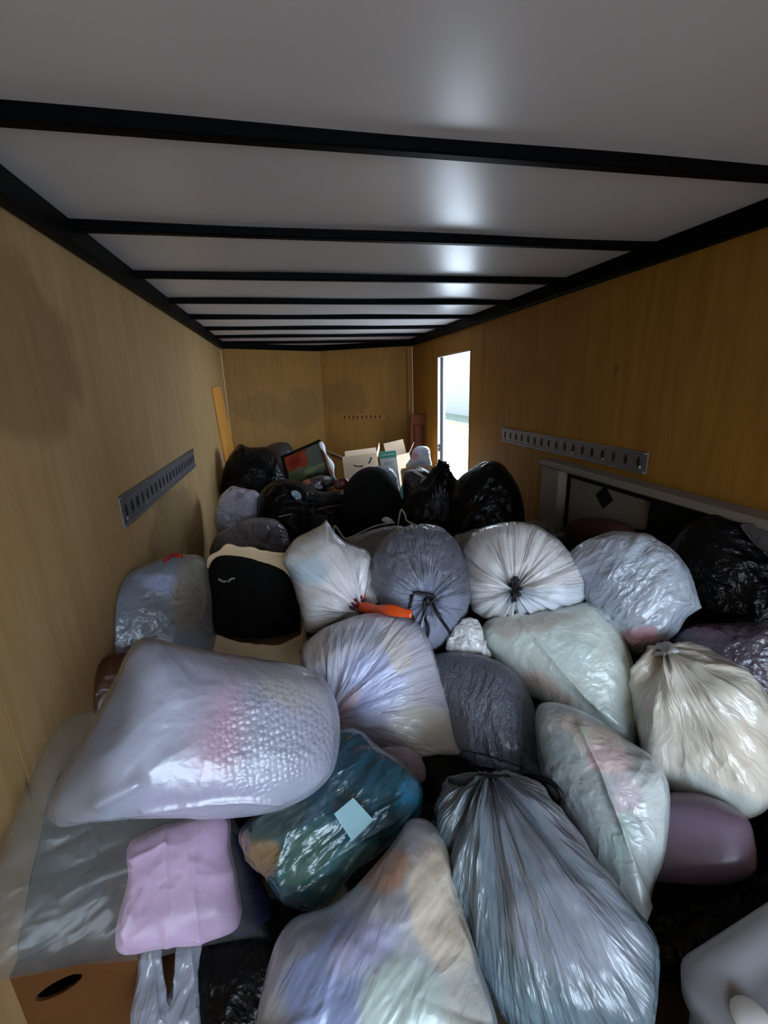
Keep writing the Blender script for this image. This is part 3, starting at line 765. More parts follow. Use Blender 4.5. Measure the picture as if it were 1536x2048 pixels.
bag('bin_bag', 'big black bin bag under the furniture panel on the right', 'bag', [(1335, 1130), (1370, 1060), (1430, 1030), (1490, 1050), (1550, 1110), (1600, 1200), (1570, 1290), (1430, 1290), (1380, 1230)], d=1.52, T=.45, seed=24, crease=(8, .014), group=GB, **bk)
bag('bin_bag', 'black bin bag in the dark gap below the diamond panel', 'bag', [(1095, 1090), (1140, 1060), (1220, 1055), (1330, 1070), (1360, 1160), (1300, 1200), (1150, 1180)], d=1.98, T=.5, seed=25, crease=(8, .012), **bk)
bag('grey_fabric', 'dark grey fabric bundle on the panel side at the right edge', 'fabric', [(1478, 1052), (1500, 1045), (1560, 1060), (1570, 1100), (1530, 1105), (1500, 1082)], d=1.42, T=.45, seed=26, base=(50, 46, 46), mat='cloth', res=.6)
# ================================================================== middle of the load
GP = 'filled plastic bags in the load'
b = bag('plastic_bag', 'bluish translucent bag with a red tie against the left wall', 'bag', [(166, 1345), (168, 1265), (195, 1200), (250, 1152), (320, 1118), (375, 1110), (410, 1122), (430, 1200), (425, 1300), (350, 1345), (270, 1330), (205, 1350)], z=.62, T=.7, seed=31, base=(118, 128, 140), k=1.2, group=GP, parts=True,
        blobs=[(320, 1165, 48, 22, .25, (165, 178, 215)), (390, 1180, 45, 80, 0, (135, 128, 110), .8), (230, 1300, 60, 40, -.4, (120, 128, 140), .6)], crease=(6, .007), mat='bag_soft', ridges=[([(205, 1280), (250, 1320)], .006, 6), ([(250, 1310), (340, 1245)], .006, 7)])
W = [b.surf(x, y, .02) for x, y in ((330, 1120), (345, 1110), (362, 1112))]
g = Geo(); g.tube(spline(W, 6), .009, 8); g.obj('red_tie', M['red'], b.root, True)
bag('brown_leather_bag', 'dark brown leather bag squeezed against the left wall', 'bag', [(160, 1350), (200, 1318), (270, 1300), (300, 1340), (290, 1430), (220, 1450), (165, 1440)], z=.55, T=.7, seed=32, base=(74, 40, 22), mat='leather', k=1.4, res=.7)

# paper grocery sack full of black clothing
def paper_sack():
    rim_px = [(398, 1240), (402, 1190), (412, 1130), (432, 1098), (470, 1091), (520, 1096), (580, 1104), (598, 1120), (603, 1165), (607, 1215), (606, 1262), (585, 1282), (540, 1290), (490, 1287), (430, 1275), (405, 1258)]
    D = spline(rim_px, 10, True); cpx = D.mean(0); d0 = dz(*cpx, .66)
    rim = np.array([at(x, y, d0-(y-cpx[1])*.00022) for x, y in D]); cen = rim.mean(0)
    ax = ray(*cpx); ax = ax/np.linalg.norm(ax); ax = ax*.12+np.array([.0, .0, -.9]); ax /= np.linalg.norm(ax)
    rr = root('paper_sack', cen+ax*.36, 'open brown paper grocery sack stuffed with black clothing', 'sack')
    V = []; n_ = len(D); levels = 16
    outn = rim-cen; outn /= np.linalg.norm(outn, axis=1)[:, None]
    for l in range(levels):
        t = l/(levels-1); loop = cen+(rim-cen)*(1+.05*math.sin(math.pi*min(1, t*1.6))-.10*t)+ax*(.36*t)
        wob = .010*fbm(loop*9, 77, 3)+(.010*vnoise(rim*22, 5) if l == 0 else 0)
        V.append(loop+outn*wob[:, None]+(ax*(.008*vnoise(rim*18, 8))[:, None] if l == 0 else 0))
    inner = []
    for l in range(4): inner.append(V[l]-outn*.005)
    A = np.concatenate(V+inner[::1]); F = []
    for l in range(levels-1):
        for j in range(n_): j2 = (j+1) % n_; F.append((l*n_+j, (l+1)*n_+j, (l+1)*n_+j2, l*n_+j2))
    F.append(tuple((levels-1)*n_+j for j in range(n_)))
    o_ = levels*n_
    for l in range(3):
        for j in range(n_): j2 = (j+1) % n_; F.append((o_+l*n_+j, o_+l*n_+j2, o_+(l+1)*n_+j2, o_+(l+1)*n_+j))
    for j in range(n_): j2 = (j+1) % n_; F.append((j, j2, o_+j2, o_+j))
    mesh('sack_paper', A, F, M['kraft'], rr, True)
    return rr, d0
rr, d0 = paper_sack()
cb = bag('black_clothing', None, None, [(403, 1238), (406, 1190), (418, 1135), (440, 1112), (500, 1110), (575, 1118), (592, 1135), (598, 1190), (602, 1245), (580, 1268), (500, 1276), (430, 1264)], d=d0+.05, T=.33, Tb=.8, seed=33, base=(3, 3, 3), mat='cloth', k=.5, crease=(5, .004), parent=rr)
g = Geo(); g.tube(spline([cb.surf(x, y, .004) for x, y in ((437, 1158), (446, 1163), (453, 1162))], 5), .004, 6); g.tube(spline([cb.surf(x, y, .004) for x, y in ((456, 1164), (462, 1158), (470, 1157))], 5), .004, 6)
g.obj('clothing_tag', M['grey_print'], rr, True)

b = bag('plastic_bag', 'white bag with a pointed corner and an orange drawstring', 'bag', [(566, 1118), (590, 1080), (625, 1060), (644, 1050), (653, 1036, 1), (668, 1062), (692, 1085), (735, 1105), (750, 1150), (756, 1198), (735, 1226), (690, 1245), (650, 1262), (612, 1258), (600, 1210), (580, 1150)], z=0.76, T=.8, seed=34, e=3.4, k=1.75, group=GP, parts=True, knot=(716, 1212), pleat=(22, .022, .16), base=(168, 166, 166),
        blobs=[(610, 1145, 30, 30, 0, (130, 150, 162), .7), (630, 1085, 55, 26, -.5, (132, 128, 122), .7), (690, 1170, 50, 40, 0, (185, 180, 182), .8)], crease=(7, .006), dip=.02)
W = [b.surf(716, 1212, .02), at(745, 1217, b.d-.17), at(780, 1220, b.d-.25), at(824, 1229, b.d-.28)]
g = Geo(); g.tube(spline(W, 8), [.012]+[.016+.003*math.sin(i*.5) for i in range(24)], 10, flat=.28, ref=tuple(b.n)); g.obj('orange_drawstring', M['orange'], b.root, True)
g = Geo()
for (x, y, rr_) in ((712, 1205, .018), (722, 1198, .014), (705, 1215, .012)):
    P_ = b.surf(x, y, .012); g.tube([P_+np.array([-rr_, 0, -.004]), P_, P_+np.array([rr_, 0, .006])], [rr_*.5, rr_*.9, rr_*.4], 8)
g.obj('knot', M['maroon'], b.root, True)
cord(b, [(716, 1208, .01), (726, 1196, .012), (728, 1182, .008)], .006, 'orange_tail', 'orange', flat=.5)

b = bag('drawstring_bag', 'dark grey drawstring bag with black cords in the back row', 'bag', [(745, 1125), (768, 1078), (808, 1056), (850, 1050), (895, 1065), (926, 1110), (938, 1160), (936, 1215), (915, 1250), (880, 1292), (860, 1300), (835, 1272), (775, 1228), (750, 1185)], z=0.76, T=.85, seed=35, e=3.4, bs=0.95, group='grey drawstring bags', parts=True, knot=(856, 1200), pleat=(34, .015, .13), base=(80, 82, 92), crease=(26, .007), mat='bag_fabric', k=1.9,
        blobs=[(858, 1225, 75, 66, 0, (128, 134, 152), .9)])  # lighter blob paints the rear daylight on the lower half
for pts in ([(822, 1196), (830, 1186), (848, 1188), (868, 1194), (862, 1206)], [(824, 1196), (820, 1220), (832, 1250), (848, 1280), (852, 1300)], [(850, 1200), (848, 1228), (856, 1258), (852, 1290), (858, 1310)], [(862, 1200), (878, 1232), (898, 1262), (902, 1278), (888, 1292), (868, 1306)]):
    cord(b, pts, .0055, off=.012)
g = Geo(); P_ = b.surf(855, 1200, .012); g.tube([P_+np.array([0, 0, -.02]), P_, P_+np.array([.004, 0, .02])], [.006, .013, .006], 8); g.obj('knot', M['cord'], b.root, True)

b = bag('drawstring_bag', 'white pleated bag gathered at a black knot', 'bag', [(924, 1105), (950, 1066), (1000, 1047), (1050, 1047), (1092, 1064), (1132, 1096), (1166, 1148), (1171, 1180), (1164, 1206), (1110, 1222), (1000, 1239), (955, 1227), (938, 1200), (930, 1150)], z=0.77, T=.85, seed=36, e=3.4, k=1.75, group=GP, parts=True, knot=(1030, 1178), pleat=(30, .021, .18), base=(176, 174, 174), crease=(10, .003),
        blobs=[(960, 1110, 40, 50, 0, (128, 124, 120), .8), (1085, 1195, 95, 25, -.1, (165, 175, 184), .7)], dip=.035)
g = Geo(); rng = np.random.RandomState(4)
for q in range(9):
    a_ = q/9*6.28; P0 = b.surf(1030, 1178, .012); x1, y1 = 1030+(10+6*rng.rand())*math.cos(a_)*.8, 1178+(22+8*rng.rand())*math.sin(a_)
    P1 = b.surf((1030+x1)/2+rng.randn()*2, (1178+y1)/2, .02); P2 = b.surf(x1, y1, .010); g.tube(spline([P0, P1, P2], 4), .006, 6)
g.obj('black_knot', M['cord'], b.root, True)

bag('plastic_bag', 'bluish white bag with pink showing at its bottom, right of the black-knotted bag', 'bag', [(1137, 1122), (1170, 1086), (1230, 1066), (1290, 1070), (1332, 1090), (1376, 1140), (1396, 1190), (1404, 1216, 1), (1372, 1236), (1350, 1270), (1305, 1300), (1265, 1302), (1230, 1262), (1195, 1235), (1172, 1200), (1165, 1160)], z=0.77, T=.8, seed=37, group=GP, base=(150, 158, 168), k=1.5, crease=(12, .010), stretch=(.75, .45), lump=(4, .016),
    blobs=[(1215, 1180, 60, 60, .3, (118, 124, 138), .8), (1285, 1272, 40, 24, 0, (196, 140, 152), .5)])
bag('plastic_bag', 'small crumpled white bag between the two grey drawstring bags', 'bag', [(893, 1300), (908, 1258), (938, 1236), (960, 1248), (966, 1280), (982, 1314), (930, 1310)], z=0.62, T=.7, seed=38, k=2.0, group=GP, base=(180, 180, 182), crease=(14, .014), res=.7)

bag('plastic_bag', 'white triangular bag with lavender and cream contents in the middle', 'bag', [(596, 1312), (630, 1270), (690, 1240), (760, 1229), (830, 1246), (860, 1290), (882, 1350), (905, 1440), (923, 1511, 1), (880, 1518), (800, 1510), (750, 1484), (690, 1466), (650, 1430), (635, 1370), (605, 1335)], z=0.54, T=0.55, seed=39, k=1.75, group=GP, knot=(668, 1432), pleat=(24, .012, .26), base=(160, 160, 172), crease=(8, .008), stretch=(.9, .4), dip=.0,
    blobs=[(745, 1370, 75, 55, -.7, (140, 148, 185), .7), (640, 1300, 50, 22, -.5, (150, 142, 135), .6), (715, 1275, 55, 25, -.2, (120, 124, 134), .7), (845, 1460, 60, 48, .6, (192, 188, 172), .5), (690, 1410, 40, 20, -1.0, (185, 160, 172), .6), (790, 1300, 22, 40, -.4, (172, 165, 158), .6)])
b = bag('drawstring_bag', 'dark grey drawstring bag with a stitched hem in the middle', 'bag', [(850, 1320), (905, 1306), (960, 1310), (1020, 1338), (1058, 1385), (1074, 1440), (1088, 1545, 1), (1040, 1550), (980, 1534), (915, 1516), (880, 1450), (850, 1370)], z=0.47, T=0.6, seed=40, group='grey drawstring bags', parts=True, base=(74, 78, 88), mat='bag_fabric', k=1.65, crease=(12, .005), stretch=(1.4, .4),
    blobs=[(935, 1470, 40, 60, .2, (105, 108, 124), .9)])
cord(b, [(925, 1500), (975, 1512), (1030, 1530), (1062, 1545)], .0016, 'hem_stitching')
mid_b = b

bag('plastic_bag', 'pale green translucent bag with a sharp fold, right of centre', 'bag', [(962, 1268), (985, 1238), (1060, 1226), (1130, 1215), (1180, 1207), (1217, 1235), (1246, 1280), (1264, 1330), (1271, 1400), (1270, 1485), (1230, 1475), (1180, 1445), (1120, 1412), (1062, 1392), (1020, 1352), (975, 1312)], z=0.55, T=0.55, seed=41, k=1.75, group=GP, base=(168, 176, 170), crease=(3.5, .007), lump=(4, .016), mat='bag_soft',
    blobs=[(1060, 1245, 95, 16, -.05, (140, 130, 118), .7), (1090, 1375, 70, 14, .35, (180, 160, 155), .7), (1140, 1310, 60, 40, .6, (160, 176, 172), .6)], ridges=[([(1030, 1226), (1120, 1335), (1172, 1392), (1245, 1455)], .012, 7), ([(1230, 1250), (1262, 1400), (1268, 1475)], .008, 8), ([(1180, 1215), (1240, 1330)], .006, 12)])
b = bag('plastic_bag', 'yellowish white bag tied at its top by the right edge', 'bag', [(1272, 1330), (1300, 1300), (1340, 1290), (1400, 1300), (1470, 1330), (1527, 1390), (1550, 1460), (1552, 1560), (1534, 1612), (1490, 1637), (1420, 1622), (1350, 1592), (1302, 1535), (1276, 1450), (1266, 1385)], z=.52, T=.8, seed=42, k=1.65, group=GP, parts=True, knot=(1335, 1306), pleat=(16, .022, .30), base=(176, 172, 160), crease=(5, .006), dip=.01,
    blobs=[(1480, 1500, 60, 70, 0, (186, 176, 160), .8), (1420, 1590, 110, 30, .25, (150, 158, 156), .6), (1300, 1450, 30, 80, 0, (165, 163, 160), .8)])
g = Geo()
for (dx, dy, ln) in ((-14, -14, .03), (2, -18, .034), (14, -8, .028), (-20, 4, .026)):
    P_ = b.surf(1335, 1306, .0); P2 = b.surf(1335+dx, 1306+dy, .02); g.tube(spline([P_, (P_+P2)/2+b.n*.012, P2+b.n*.004], 5), [.008]*3+[.012]*4+[.016]*3+[.012], 8, flat=.5)
g.obj('tied_tuft', M['wrap'], b.root, True)
bag('plastic_bag', 'dark purple bag behind the yellowish tied bag', 'bag', [(1335, 1285), (1380, 1255), (1460, 1248), (1560, 1250), (1620, 1320), (1580, 1400), (1480, 1400), (1380, 1340)], z=.62, T=.6, seed=43, base=(68, 60, 72), k=1.3, crease=(8, .01), blobs=[(1400, 1265, 50, 10, .1, (85, 55, 75), .7)])
past = bag('plastic_bag', 'clear bag of pastel clothes tapering to a point', 'bag', [(1072, 1430), (1105, 1405), (1180, 1430), (1250, 1478), (1302, 1510), (1336, 1560), (1343, 1620), (1330, 1705), (1305, 1770), (1288, 1835, 1), (1255, 1800), (1190, 1710), (1125, 1620), (1085, 1550)], z=.47, T=.7, seed=44, mat='bag_soft', group=GP, base=(142, 148, 148), crease=(6, .006), lump=(5, .014),
    blobs=[(1180, 1470, 80, 30, .5, (165, 150, 138), .5), (1110, 1500, 50, 40, 0, (105, 115, 112), .6), (1215, 1520, 45, 35, .4, (188, 160, 158), .5), (1170, 1460, 16, 10, .3, (150, 165, 135), .4), (1250, 1600, 40, 50, .2, (175, 160, 165), .5), (1310, 1620, 26, 90, .1, (180, 186, 184), .6), (1150, 1600, 50, 70, -.4, (118, 122, 122), .6), (1235, 1680, 30, 50, .3, (150, 168, 162), .5)],
    ridges=[([(1160, 1460), (1200, 1540), (1245, 1660), (1286, 1825)], .014, 6), ([(1300, 1520), (1335, 1600), (1320, 1720)], .006, 9)])
W = [mid_b.surf(1000, 1546, .02), mid_b.surf(1045, 1550, .03), past.surf(1080, 1556, .02)]+[past.surf(x, y, .016) for x, y in ((1108, 1570), (1123, 1592), (1119, 1609), (1105, 1603), (1088, 1580), (1072, 1562))]
g = Geo(); g.tube(spline(W, 8), .0065, 8); g.obj('drawstring_loop', M['cord'], mid_b.root, True)
bag('leather_ottoman', 'glossy purple leather ottoman cushion at lower right', 'ottoman', [(1270, 1640), (1310, 1592), (1400, 1588), (1485, 1625), (1510, 1680), (1510, 1745), (1450, 1768), (1350, 1765), (1285, 1745)], z=.38, T=.8, seed=45, base=(104, 88, 104), mat='leather', k=1.5, e=4.2, crease=(4, .002), lump=(3, .006), cvar=.04)

# ================================================================== front of the load
bag('plastic_bag', 'large lavender white bag over dotted knit and pink cloth at left', 'bag', [(296, 1278), (350, 1290), (450, 1308), (560, 1325), (622, 1345), (657, 1380), (673, 1440), (671, 1500), (655, 1552), (602, 1597), (520, 1627), (420, 1634), (300, 1630), (190, 1640), (125, 1648), (105, 1610), (150, 1520), (200, 1430), (240, 1350), (264, 1300)], z=.74, T=.62, seed=46, group=GP, mat='bag_knit', base=(160, 163, 180), k=1.0, crease=(4, .006), lump=(3, .016), res=1.2, knit=(540, 1480, 135, 110), cvar=.07,
    blobs=[(215, 1440, 150, 62, -1.05, (66, 66, 64), .9), (432, 1480, 50, 110, .25, (186, 146, 166), 1.7), (580, 1380, 60, 40, .3, (168, 166, 162), .8), (150, 1600, 80, 45, -.6, (98, 100, 98), .8), (380, 1590, 120, 40, 0, (166, 160, 184), .8)],
    ridges=[([(290, 1612), (420, 1602), (560, 1600)], .008, 5), ([(200, 1600), (280, 1560)], .012, 12)])
# clear bag with pink cloth
clear_b = b = bag('clear_bag', 'clear bag holding folded pink cloth at lower left', 'bag', [(-70, 1800), (0, 1700), (48, 1600), (95, 1490), (140, 1440), (215, 1428), (330, 1500), (440, 1600), (490, 1700), (515, 1790), (534, 1868, 1), (420, 1884), (300, 1908), (150, 1930), (0, 1962), (-80, 1970)], z=.50, T=.43, Tb=.12, seed=47, parts=True, mat='bag_clear', base=(160, 162, 158), crease=(7, .010), k=0.6, e=6, stretch=(.6, .5))
bag('pink_cloth', None, None, [(258, 1690), (300, 1662), (380, 1640), (450, 1628), (460, 1700), (478, 1790), (482, 1830), (455, 1868), (330, 1893), (248, 1903), (238, 1850), (256, 1760)], d=b.d+.02, T=.40, Tb=.3, seed=48, ridges=[([(330, 1650), (335, 1890)], .006, 8), ([(395, 1640), (385, 1780), (400, 1880)], .006, 8), ([(262, 1720), (330, 1690)], .006, 6)], mat='cloth', base=(214, 150, 186), k=1.9, crease=(6, .008), e=5, parent=b.root)
bag('olive_cloth', None, None, [(10, 1780), (50, 1660), (110, 1560), (160, 1540), (190, 1650), (205, 1780), (200, 1890), (90, 1915), (10, 1930)], d=b.d+.07, T=.3, Tb=.3, seed=49, mat='cloth', base=(105, 104, 96), k=0.35, crease=(5, .01), parent=b.root)
bag('navy_cloth', 'dark navy cloth between the pink and the teal bag', 'cloth', [(430, 1640), (465, 1640), (490, 1690), (510, 1740), (540, 1800), (538, 1880), (470, 1890), (440, 1760)], d=b.d+.10, T=.6, seed=50, base=(16, 18, 48), mat='cloth', k=1.3, res=.8)
b = bag('teal_bag', 'teal plastic bag with brown paper and a pale square inside', 'bag', [(484, 1668), (520, 1625), (580, 1590), (640, 1540), (668, 1475), (715, 1462), (760, 1500), (805, 1530), (842, 1568), (846, 1615), (830, 1652), (765, 1700), (702, 1745), (642, 1812), (575, 1810), (545, 1782), (525, 1750), (497, 1712)], z=.50, T=.62, seed=51, bs=0.85, parts=True, mat='bag', base=(44, 96, 112), k=0.62, crease=(11, .015), stretch=(.65, .4), lump=(5, .016),
    blobs=[(700, 1520, 90, 60, .5, (34, 82, 104), .7), (620, 1720, 70, 70, -.6, (88, 130, 122), .8), (522, 1718, 44, 55, -.5, (158, 128, 88), .25), (560, 1640, 60, 26, -.6, (70, 92, 84), .6), (822, 1600, 26, 45, .2, (75, 170, 215), .5), (700, 1715, 70, 16, -.6, (115, 165, 170), .6), (590, 1790, 40, 14, 0, (45, 105, 130), .5)],
    ridges=[([(640, 1700), (720, 1640), (820, 1590)], .008, 5), ([(575, 1800), (562, 1720), (580, 1660)], .008, 6), ([(600, 1760), (700, 1690), (790, 1640)], .006, 5)])
Q_ = [b.surf(x, y, .006) for x, y in ((668, 1628), (706, 1596), (746, 1640), (704, 1682))]
g = Geo(); g.add([q+b.n*.016 for q in Q_]+[q-b.n*.003 for q in Q_], [(0, 1, 2, 3), (7, 6, 5, 4), (0, 4, 5, 1), (1, 5, 6, 2), (2, 6, 7, 3), (3, 7, 4, 0)]); o = g.obj('pale_square', M['lens_paper'], b.root); o['label'] = 'pale cyan paper square'
bag('pink_bundle', 'small grey-pink bundle behind the teal bag', 'cloth', [(760, 1500), (800, 1495), (835, 1505), (852, 1535), (845, 1565), (800, 1570), (765, 1540)], z=.48, T=.7, seed=52, base=(128, 112, 122), mat='bag_soft', k=1.3, res=.7)
bag('plastic_bag', 'milky bag of blue and cream clothes at the bottom centre', 'bag', [(800, 1672), (822, 1646), (856, 1650), (882, 1682), (902, 1750), (926, 1840), (956, 1940), (992, 2060), (985, 2140), (520, 2140), (512, 2050), (532, 1950), (558, 1872), (592, 1832), (652, 1812), (702, 1780), (762, 1720)], z=.45, T=.6, seed=53, bs=0.85, mat='bag_soft', group=GP, base=(140, 142, 148), k=1.45, crease=(6, .008), stretch=(1.0, .45), lump=(5, .012),
    blobs=[(660, 1960, 95, 130, .2, (108, 122, 160), .5), (880, 1830, 60, 140, -.25, (184, 172, 152), .4), (760, 1740, 55, 50, -.8, (148, 110, 84), .5), (730, 1900, 70, 50, -.5, (140, 142, 172), .6), (800, 2020, 80, 110, .1, (150, 166, 160), .5), (930, 2040, 50, 120, -.3, (158, 160, 152), .5), (600, 1860, 60, 40, -.6, (112, 114, 122), .7)])
b = bag('drawstring_bag', 'big grey drawstring bag with long pleats at the bottom right of centre', 'bag', [(876, 1640), (884, 1590), (908, 1560), (960, 1550), (1040, 1554), (1082, 1580), (1132, 1640), (1202, 1730), (1262, 1810), (1302, 1870), (1312, 1930), (1306, 2000), (1286, 2070), (1200, 2095), (1060, 2080), (992, 2012), (952, 1930), (922, 1840), (898, 1740)], z=.47, T=.62, seed=54, group='grey drawstring bags', parts=True, knot=(985, 1566), pleat=(40, .016, .34), base=(92, 106, 114), k=1.2, crease=(14, .007), stretch=(-1.0, .3), dip=.0, res=1.25, mat='bag',
    blobs=[(1090, 1740, 95, 230, -.5, (112, 118, 128), .25), (1150, 1870, 130, 100, .3, (146, 152, 166), .3), (1040, 1980, 120, 60, .4, (98, 118, 126), .7)])
cord(b, [(900, 1560), (930, 1568), (962, 1552), (1000, 1556), (1040, 1552)], .007, off=.008)
# black bags, most of them added to fill dark gaps in the load
bag('bin_bag', 'added black bag filling the dark gap left of the big grey drawstring bag', 'bag', [(820, 1520), (860, 1500), (930, 1520), (960, 1560), (920, 1660), (870, 1680), (830, 1640)], z=.34, T=.7, seed=55, res=.8, **bk)
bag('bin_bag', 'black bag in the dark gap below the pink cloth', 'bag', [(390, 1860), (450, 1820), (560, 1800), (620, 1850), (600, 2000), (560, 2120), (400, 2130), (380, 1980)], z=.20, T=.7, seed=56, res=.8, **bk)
bag('bin_bag', 'added black bag filling the dark hollow below the purple ottoman', 'bag', [(1270, 1780), (1350, 1730), (1500, 1720), (1620, 1740), (1640, 1900), (1500, 1930), (1320, 1960), (1270, 1880)], z=.17, T=.6, seed=57, res=.8, **bk)
bag('bin_bag', 'added black bag filling the shadow at the right edge above the ottoman', 'bag', [(1490, 1620), (1560, 1590), (1680, 1600), (1700, 1720), (1600, 1760), (1500, 1740)], z=.33, T=.7, seed=58, res=.8, **bk)

# dark bags buried under the load that show in its gaps and carry it
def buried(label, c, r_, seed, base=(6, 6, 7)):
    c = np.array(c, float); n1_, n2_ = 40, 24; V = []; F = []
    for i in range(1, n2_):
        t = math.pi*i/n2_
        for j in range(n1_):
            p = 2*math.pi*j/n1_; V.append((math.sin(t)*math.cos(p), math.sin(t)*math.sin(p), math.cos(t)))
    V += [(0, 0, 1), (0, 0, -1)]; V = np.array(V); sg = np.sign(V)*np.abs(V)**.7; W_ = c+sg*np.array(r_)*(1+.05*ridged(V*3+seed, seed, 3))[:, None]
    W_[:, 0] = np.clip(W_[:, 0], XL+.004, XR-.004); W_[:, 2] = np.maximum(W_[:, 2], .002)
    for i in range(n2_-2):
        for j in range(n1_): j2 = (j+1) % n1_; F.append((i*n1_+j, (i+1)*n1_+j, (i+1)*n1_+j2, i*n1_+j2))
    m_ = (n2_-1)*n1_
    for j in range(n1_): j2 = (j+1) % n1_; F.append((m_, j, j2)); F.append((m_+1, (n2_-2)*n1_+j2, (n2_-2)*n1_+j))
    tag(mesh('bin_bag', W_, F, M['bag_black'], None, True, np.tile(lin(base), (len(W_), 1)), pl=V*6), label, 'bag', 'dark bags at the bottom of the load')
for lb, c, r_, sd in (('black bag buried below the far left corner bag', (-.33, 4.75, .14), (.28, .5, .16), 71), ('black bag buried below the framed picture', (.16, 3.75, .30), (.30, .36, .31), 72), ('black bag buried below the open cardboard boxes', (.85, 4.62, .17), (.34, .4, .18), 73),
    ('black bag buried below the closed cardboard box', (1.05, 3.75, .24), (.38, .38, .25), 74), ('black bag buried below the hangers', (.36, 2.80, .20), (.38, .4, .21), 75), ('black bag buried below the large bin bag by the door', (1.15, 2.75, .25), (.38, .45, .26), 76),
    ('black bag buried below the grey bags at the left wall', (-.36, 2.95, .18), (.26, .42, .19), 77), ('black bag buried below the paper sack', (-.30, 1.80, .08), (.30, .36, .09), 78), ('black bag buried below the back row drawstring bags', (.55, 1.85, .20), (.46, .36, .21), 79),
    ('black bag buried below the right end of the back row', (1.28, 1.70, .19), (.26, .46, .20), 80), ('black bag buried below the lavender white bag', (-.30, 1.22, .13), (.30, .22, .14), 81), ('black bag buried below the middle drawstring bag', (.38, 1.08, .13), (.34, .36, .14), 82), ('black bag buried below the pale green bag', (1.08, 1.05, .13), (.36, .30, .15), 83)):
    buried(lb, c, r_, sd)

# ---- cardboard carton with a hand hole, bottom left
def onplane(px, py, P, n):
    r_ = ray(px, py); return CAM+r_*(((P-CAM)@n)/(r_@n))
def carton():
    z0 = onplane(276, 1908, clear_b.O, clear_b.n)[2]-.035; z1 = onplane(0, 1965, clear_b.O, clear_b.n)[2]-.035; zt = min(z0, z1)
    c0, c1 = at(-70, 1975, dz(-70, 1975, zt)), at(276, 1912, dz(276, 1912, zt))
    a_ = np.array([c0[0], c0[1], zt]); b__ = np.array([c1[0], c1[1], zt]); ex = b__-a_; wx = np.linalg.norm(ex); ex /= wx
    return a_, ex, wx
A_, ex, wx = carton()
ez = np.array([0, 0, 1.]); nb_ = np.cross(ez, ex); nb_ = nb_ if nb_@(A_-CAM) > 0 else -nb_
hz = on = None
def onplane(px, py, P, n):
    r_ = ray(px, py); return CAM+r_*(((P-CAM)@n)/(r_@n))
hc = onplane(118, 1975, A_, nb_)
r = root('hand_hole_carton', A_+ex*wx/2+nb_*.15-ez*A_[2], 'brown cardboard carton with a dark hand hole at the bottom left', 'box')
zt = A_[2]
# front face with an oval hole
hu, hv = (hc-A_)@ex, hc[2]; n_ = 40; V = []; F = []
for tt in (0, .006):
    for q in range(n_):
        t = 2*math.pi*q/n_; cx_, sz_ = math.cos(t), math.sin(t)
        m_ = 1/max(abs(cx_), abs(sz_)); u1 = (cx_*m_+1)/2*wx; v1 = .003+(sz_*m_+1)/2*(zt-.003)
        V.append(A_*np.array([1, 1, 0])+ex*u1+ez*v1+nb_*tt)
        ca, sa = math.cos(.5), math.sin(.5); uu, vv = .055*cx_, .017*sz_
        V.append(A_*np.array([1, 1, 0])+ex*(hu+uu*ca-vv*sa)+ez*(hv+uu*sa+vv*ca)+nb_*tt)
for q in range(n_):
    q2 = (q+1) % n_; a, b_, c, d_ = 2*q, 2*q2, 2*q2+1, 2*q+1; s_ = 2*n_
    F += [(a, b_, c, d_), (a+s_, d_+s_, c+s_, b_+s_), (d_, c, c+s_, d_+s_), (a, a+s_, b_+s_, b_)]
mesh('front_panel', V, F, M['cardboard_shaded'], r, False)
B0 = A_*np.array([1, 1, 0])
for lo, hi, nm in (((0, .006, .003), (.006, .30, zt), 'side_panel'), ((wx-.006, .006, .003), (wx, .30, zt), 'side_panel'), ((0, .30, .003), (wx, .306, zt), 'back_panel'), ((.006, .006, .003), (wx-.006, .30, .009), 'bottom_panel'), ((0, 0, zt), (wx, .306, zt+.006), 'lid')):
    g = Geo(); g.box(lo, hi, (B0, ex, nb_, ez)); g.obj(nm, M['cardboard_shaded'], r)

# ---- white carrier bag with two handles
bag('carrier_bag', 'white carrier bag with two upright handles at the bottom left', 'bag', [(262, 2040), (268, 1985), (276, 1940), (282, 1880), (290, 1850), (316, 1850), (322, 1900), (328, 1945), (338, 1984, 1), (348, 1945), (354, 1890), (360, 1850), (402, 1845), (408, 1890), (408, 1950), (412, 2060), (404, 2160), (270, 2160)], z=.26, T=.28, seed=60, base=(128, 132, 142), mat='bag', k=1.2, crease=(10, .008), res=.9, e=4, stretch=(1.5, .35), ridges=[([(378, 1890), (388, 1960), (370, 2040)], .006, 7), ([(302, 1900), (310, 1980), (318, 2040)], .006, 6)])

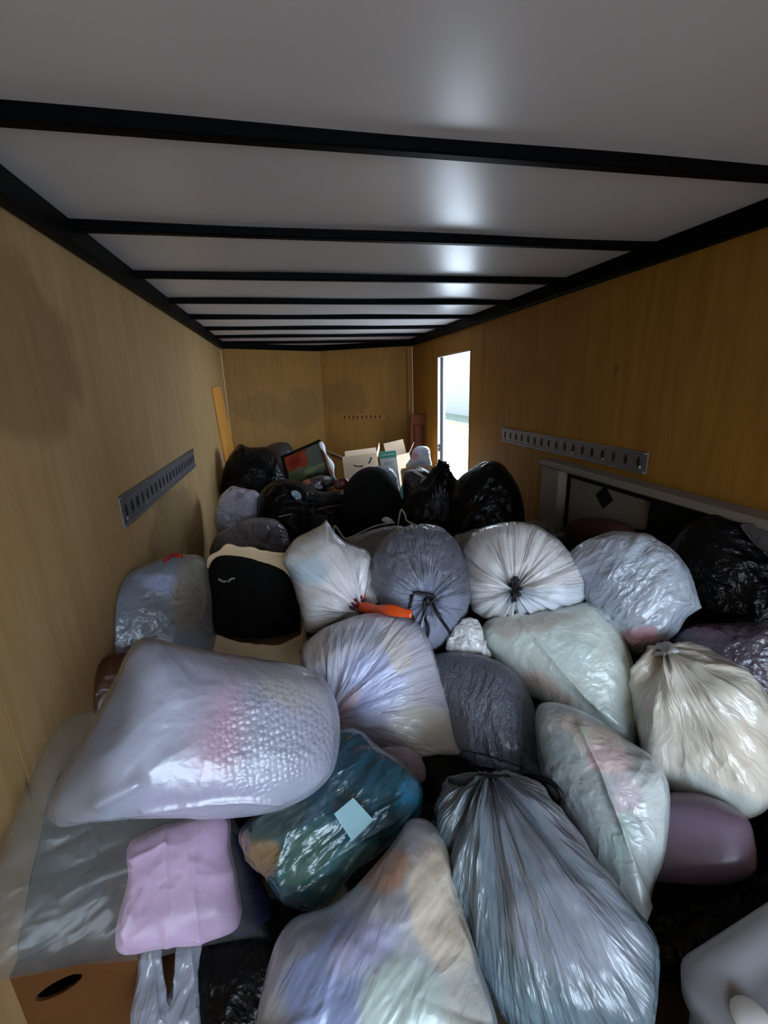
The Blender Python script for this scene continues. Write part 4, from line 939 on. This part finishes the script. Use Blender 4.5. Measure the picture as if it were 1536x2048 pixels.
# ---- translucent storage tote at the bottom right
def tote():
    zt = .48
    c = np.array([*at(1335, 1925, dz(1335, 1925, zt))[:2], 0]); e = np.array([*at(1536, 1796, dz(1536, 1796, zt))[:2], 0])
    ey = e-c; ey /= np.linalg.norm(ey); ex = np.array([ey[1], -ey[0], 0]); ex = ex if ex@np.array([.5, -1, 0]) > 0 else -ex
    return c, ex, ey, zt
c_, ex, ey, zt = tote()
def rrect(w_, l_, rad, n_=7):
    P = []
    for (cx, cy, a0) in ((w_-rad, l_-rad, 0), (rad, l_-rad, math.pi/2), (rad, rad, math.pi), (w_-rad, rad, 1.5*math.pi)):
        for q in range(n_): t = a0+q/(n_-1)*math.pi/2; P.append((cx+rad*math.cos(t), cy+rad*math.sin(t)))
    return np.array(P)
def loft(loops, cap0=True, cap1=True):
    n_ = len(loops[0]); g_ = Geo(); V = np.concatenate(loops); F = []
    for i in range(len(loops)-1):
        for j in range(n_): j2 = (j+1) % n_; F.append((i*n_+j, i*n_+j2, (i+1)*n_+j2, (i+1)*n_+j))
    if cap0: F.append(tuple(range(n_-1, -1, -1)))
    if cap1: F.append(tuple((len(loops)-1)*n_+j for j in range(n_)))
    return g_.add(V, F)
def lp(w_, l_, rad, z_, off):
    return np.array([c_+ex*(p[0]+off)+ey*(p[1]+off)+np.array([0, 0, z_]) for p in rrect(w_-2*off, l_-2*off, rad)])
TW, TL = .34, .52
r = root('storage_tote', c_+ex*TW/2+ey*TL/2, 'grey translucent plastic storage tote with a lid at the bottom right', 'tote')
loft([lp(TW, TL, .05, .004, .05), lp(TW, TL, .05, .03, .04), lp(TW, TL, .05, zt-.05, .015)]).obj('tote_body', M['tote'], r, True)
lid = loft([lp(TW, TL, .05, zt-.05, .004), lp(TW, TL, .05, zt-.012, 0), lp(TW, TL, .05, zt-.003, .006), lp(TW, TL, .045, zt, .018), lp(TW, TL, .045, zt, .045), lp(TW, TL, .04, zt-.012, .055), lp(TW, TL, .04, zt-.012, .075)]).obj('tote_lid', M['tote'], r, True)
hcn = at(1505, 2040, dz(1505, 2040, zt))
g = Geo(); g.tube([hcn+np.array([0, 0, z_]) for z_ in (-.015, -.004, .003, .008, .010)], [.030, .030, .028, .020, .004], 24); g.obj('lid_knob', M['white'], r, True)

for o in bpy.data.objects:
    if '_org' in o.keys(): del o['_org']
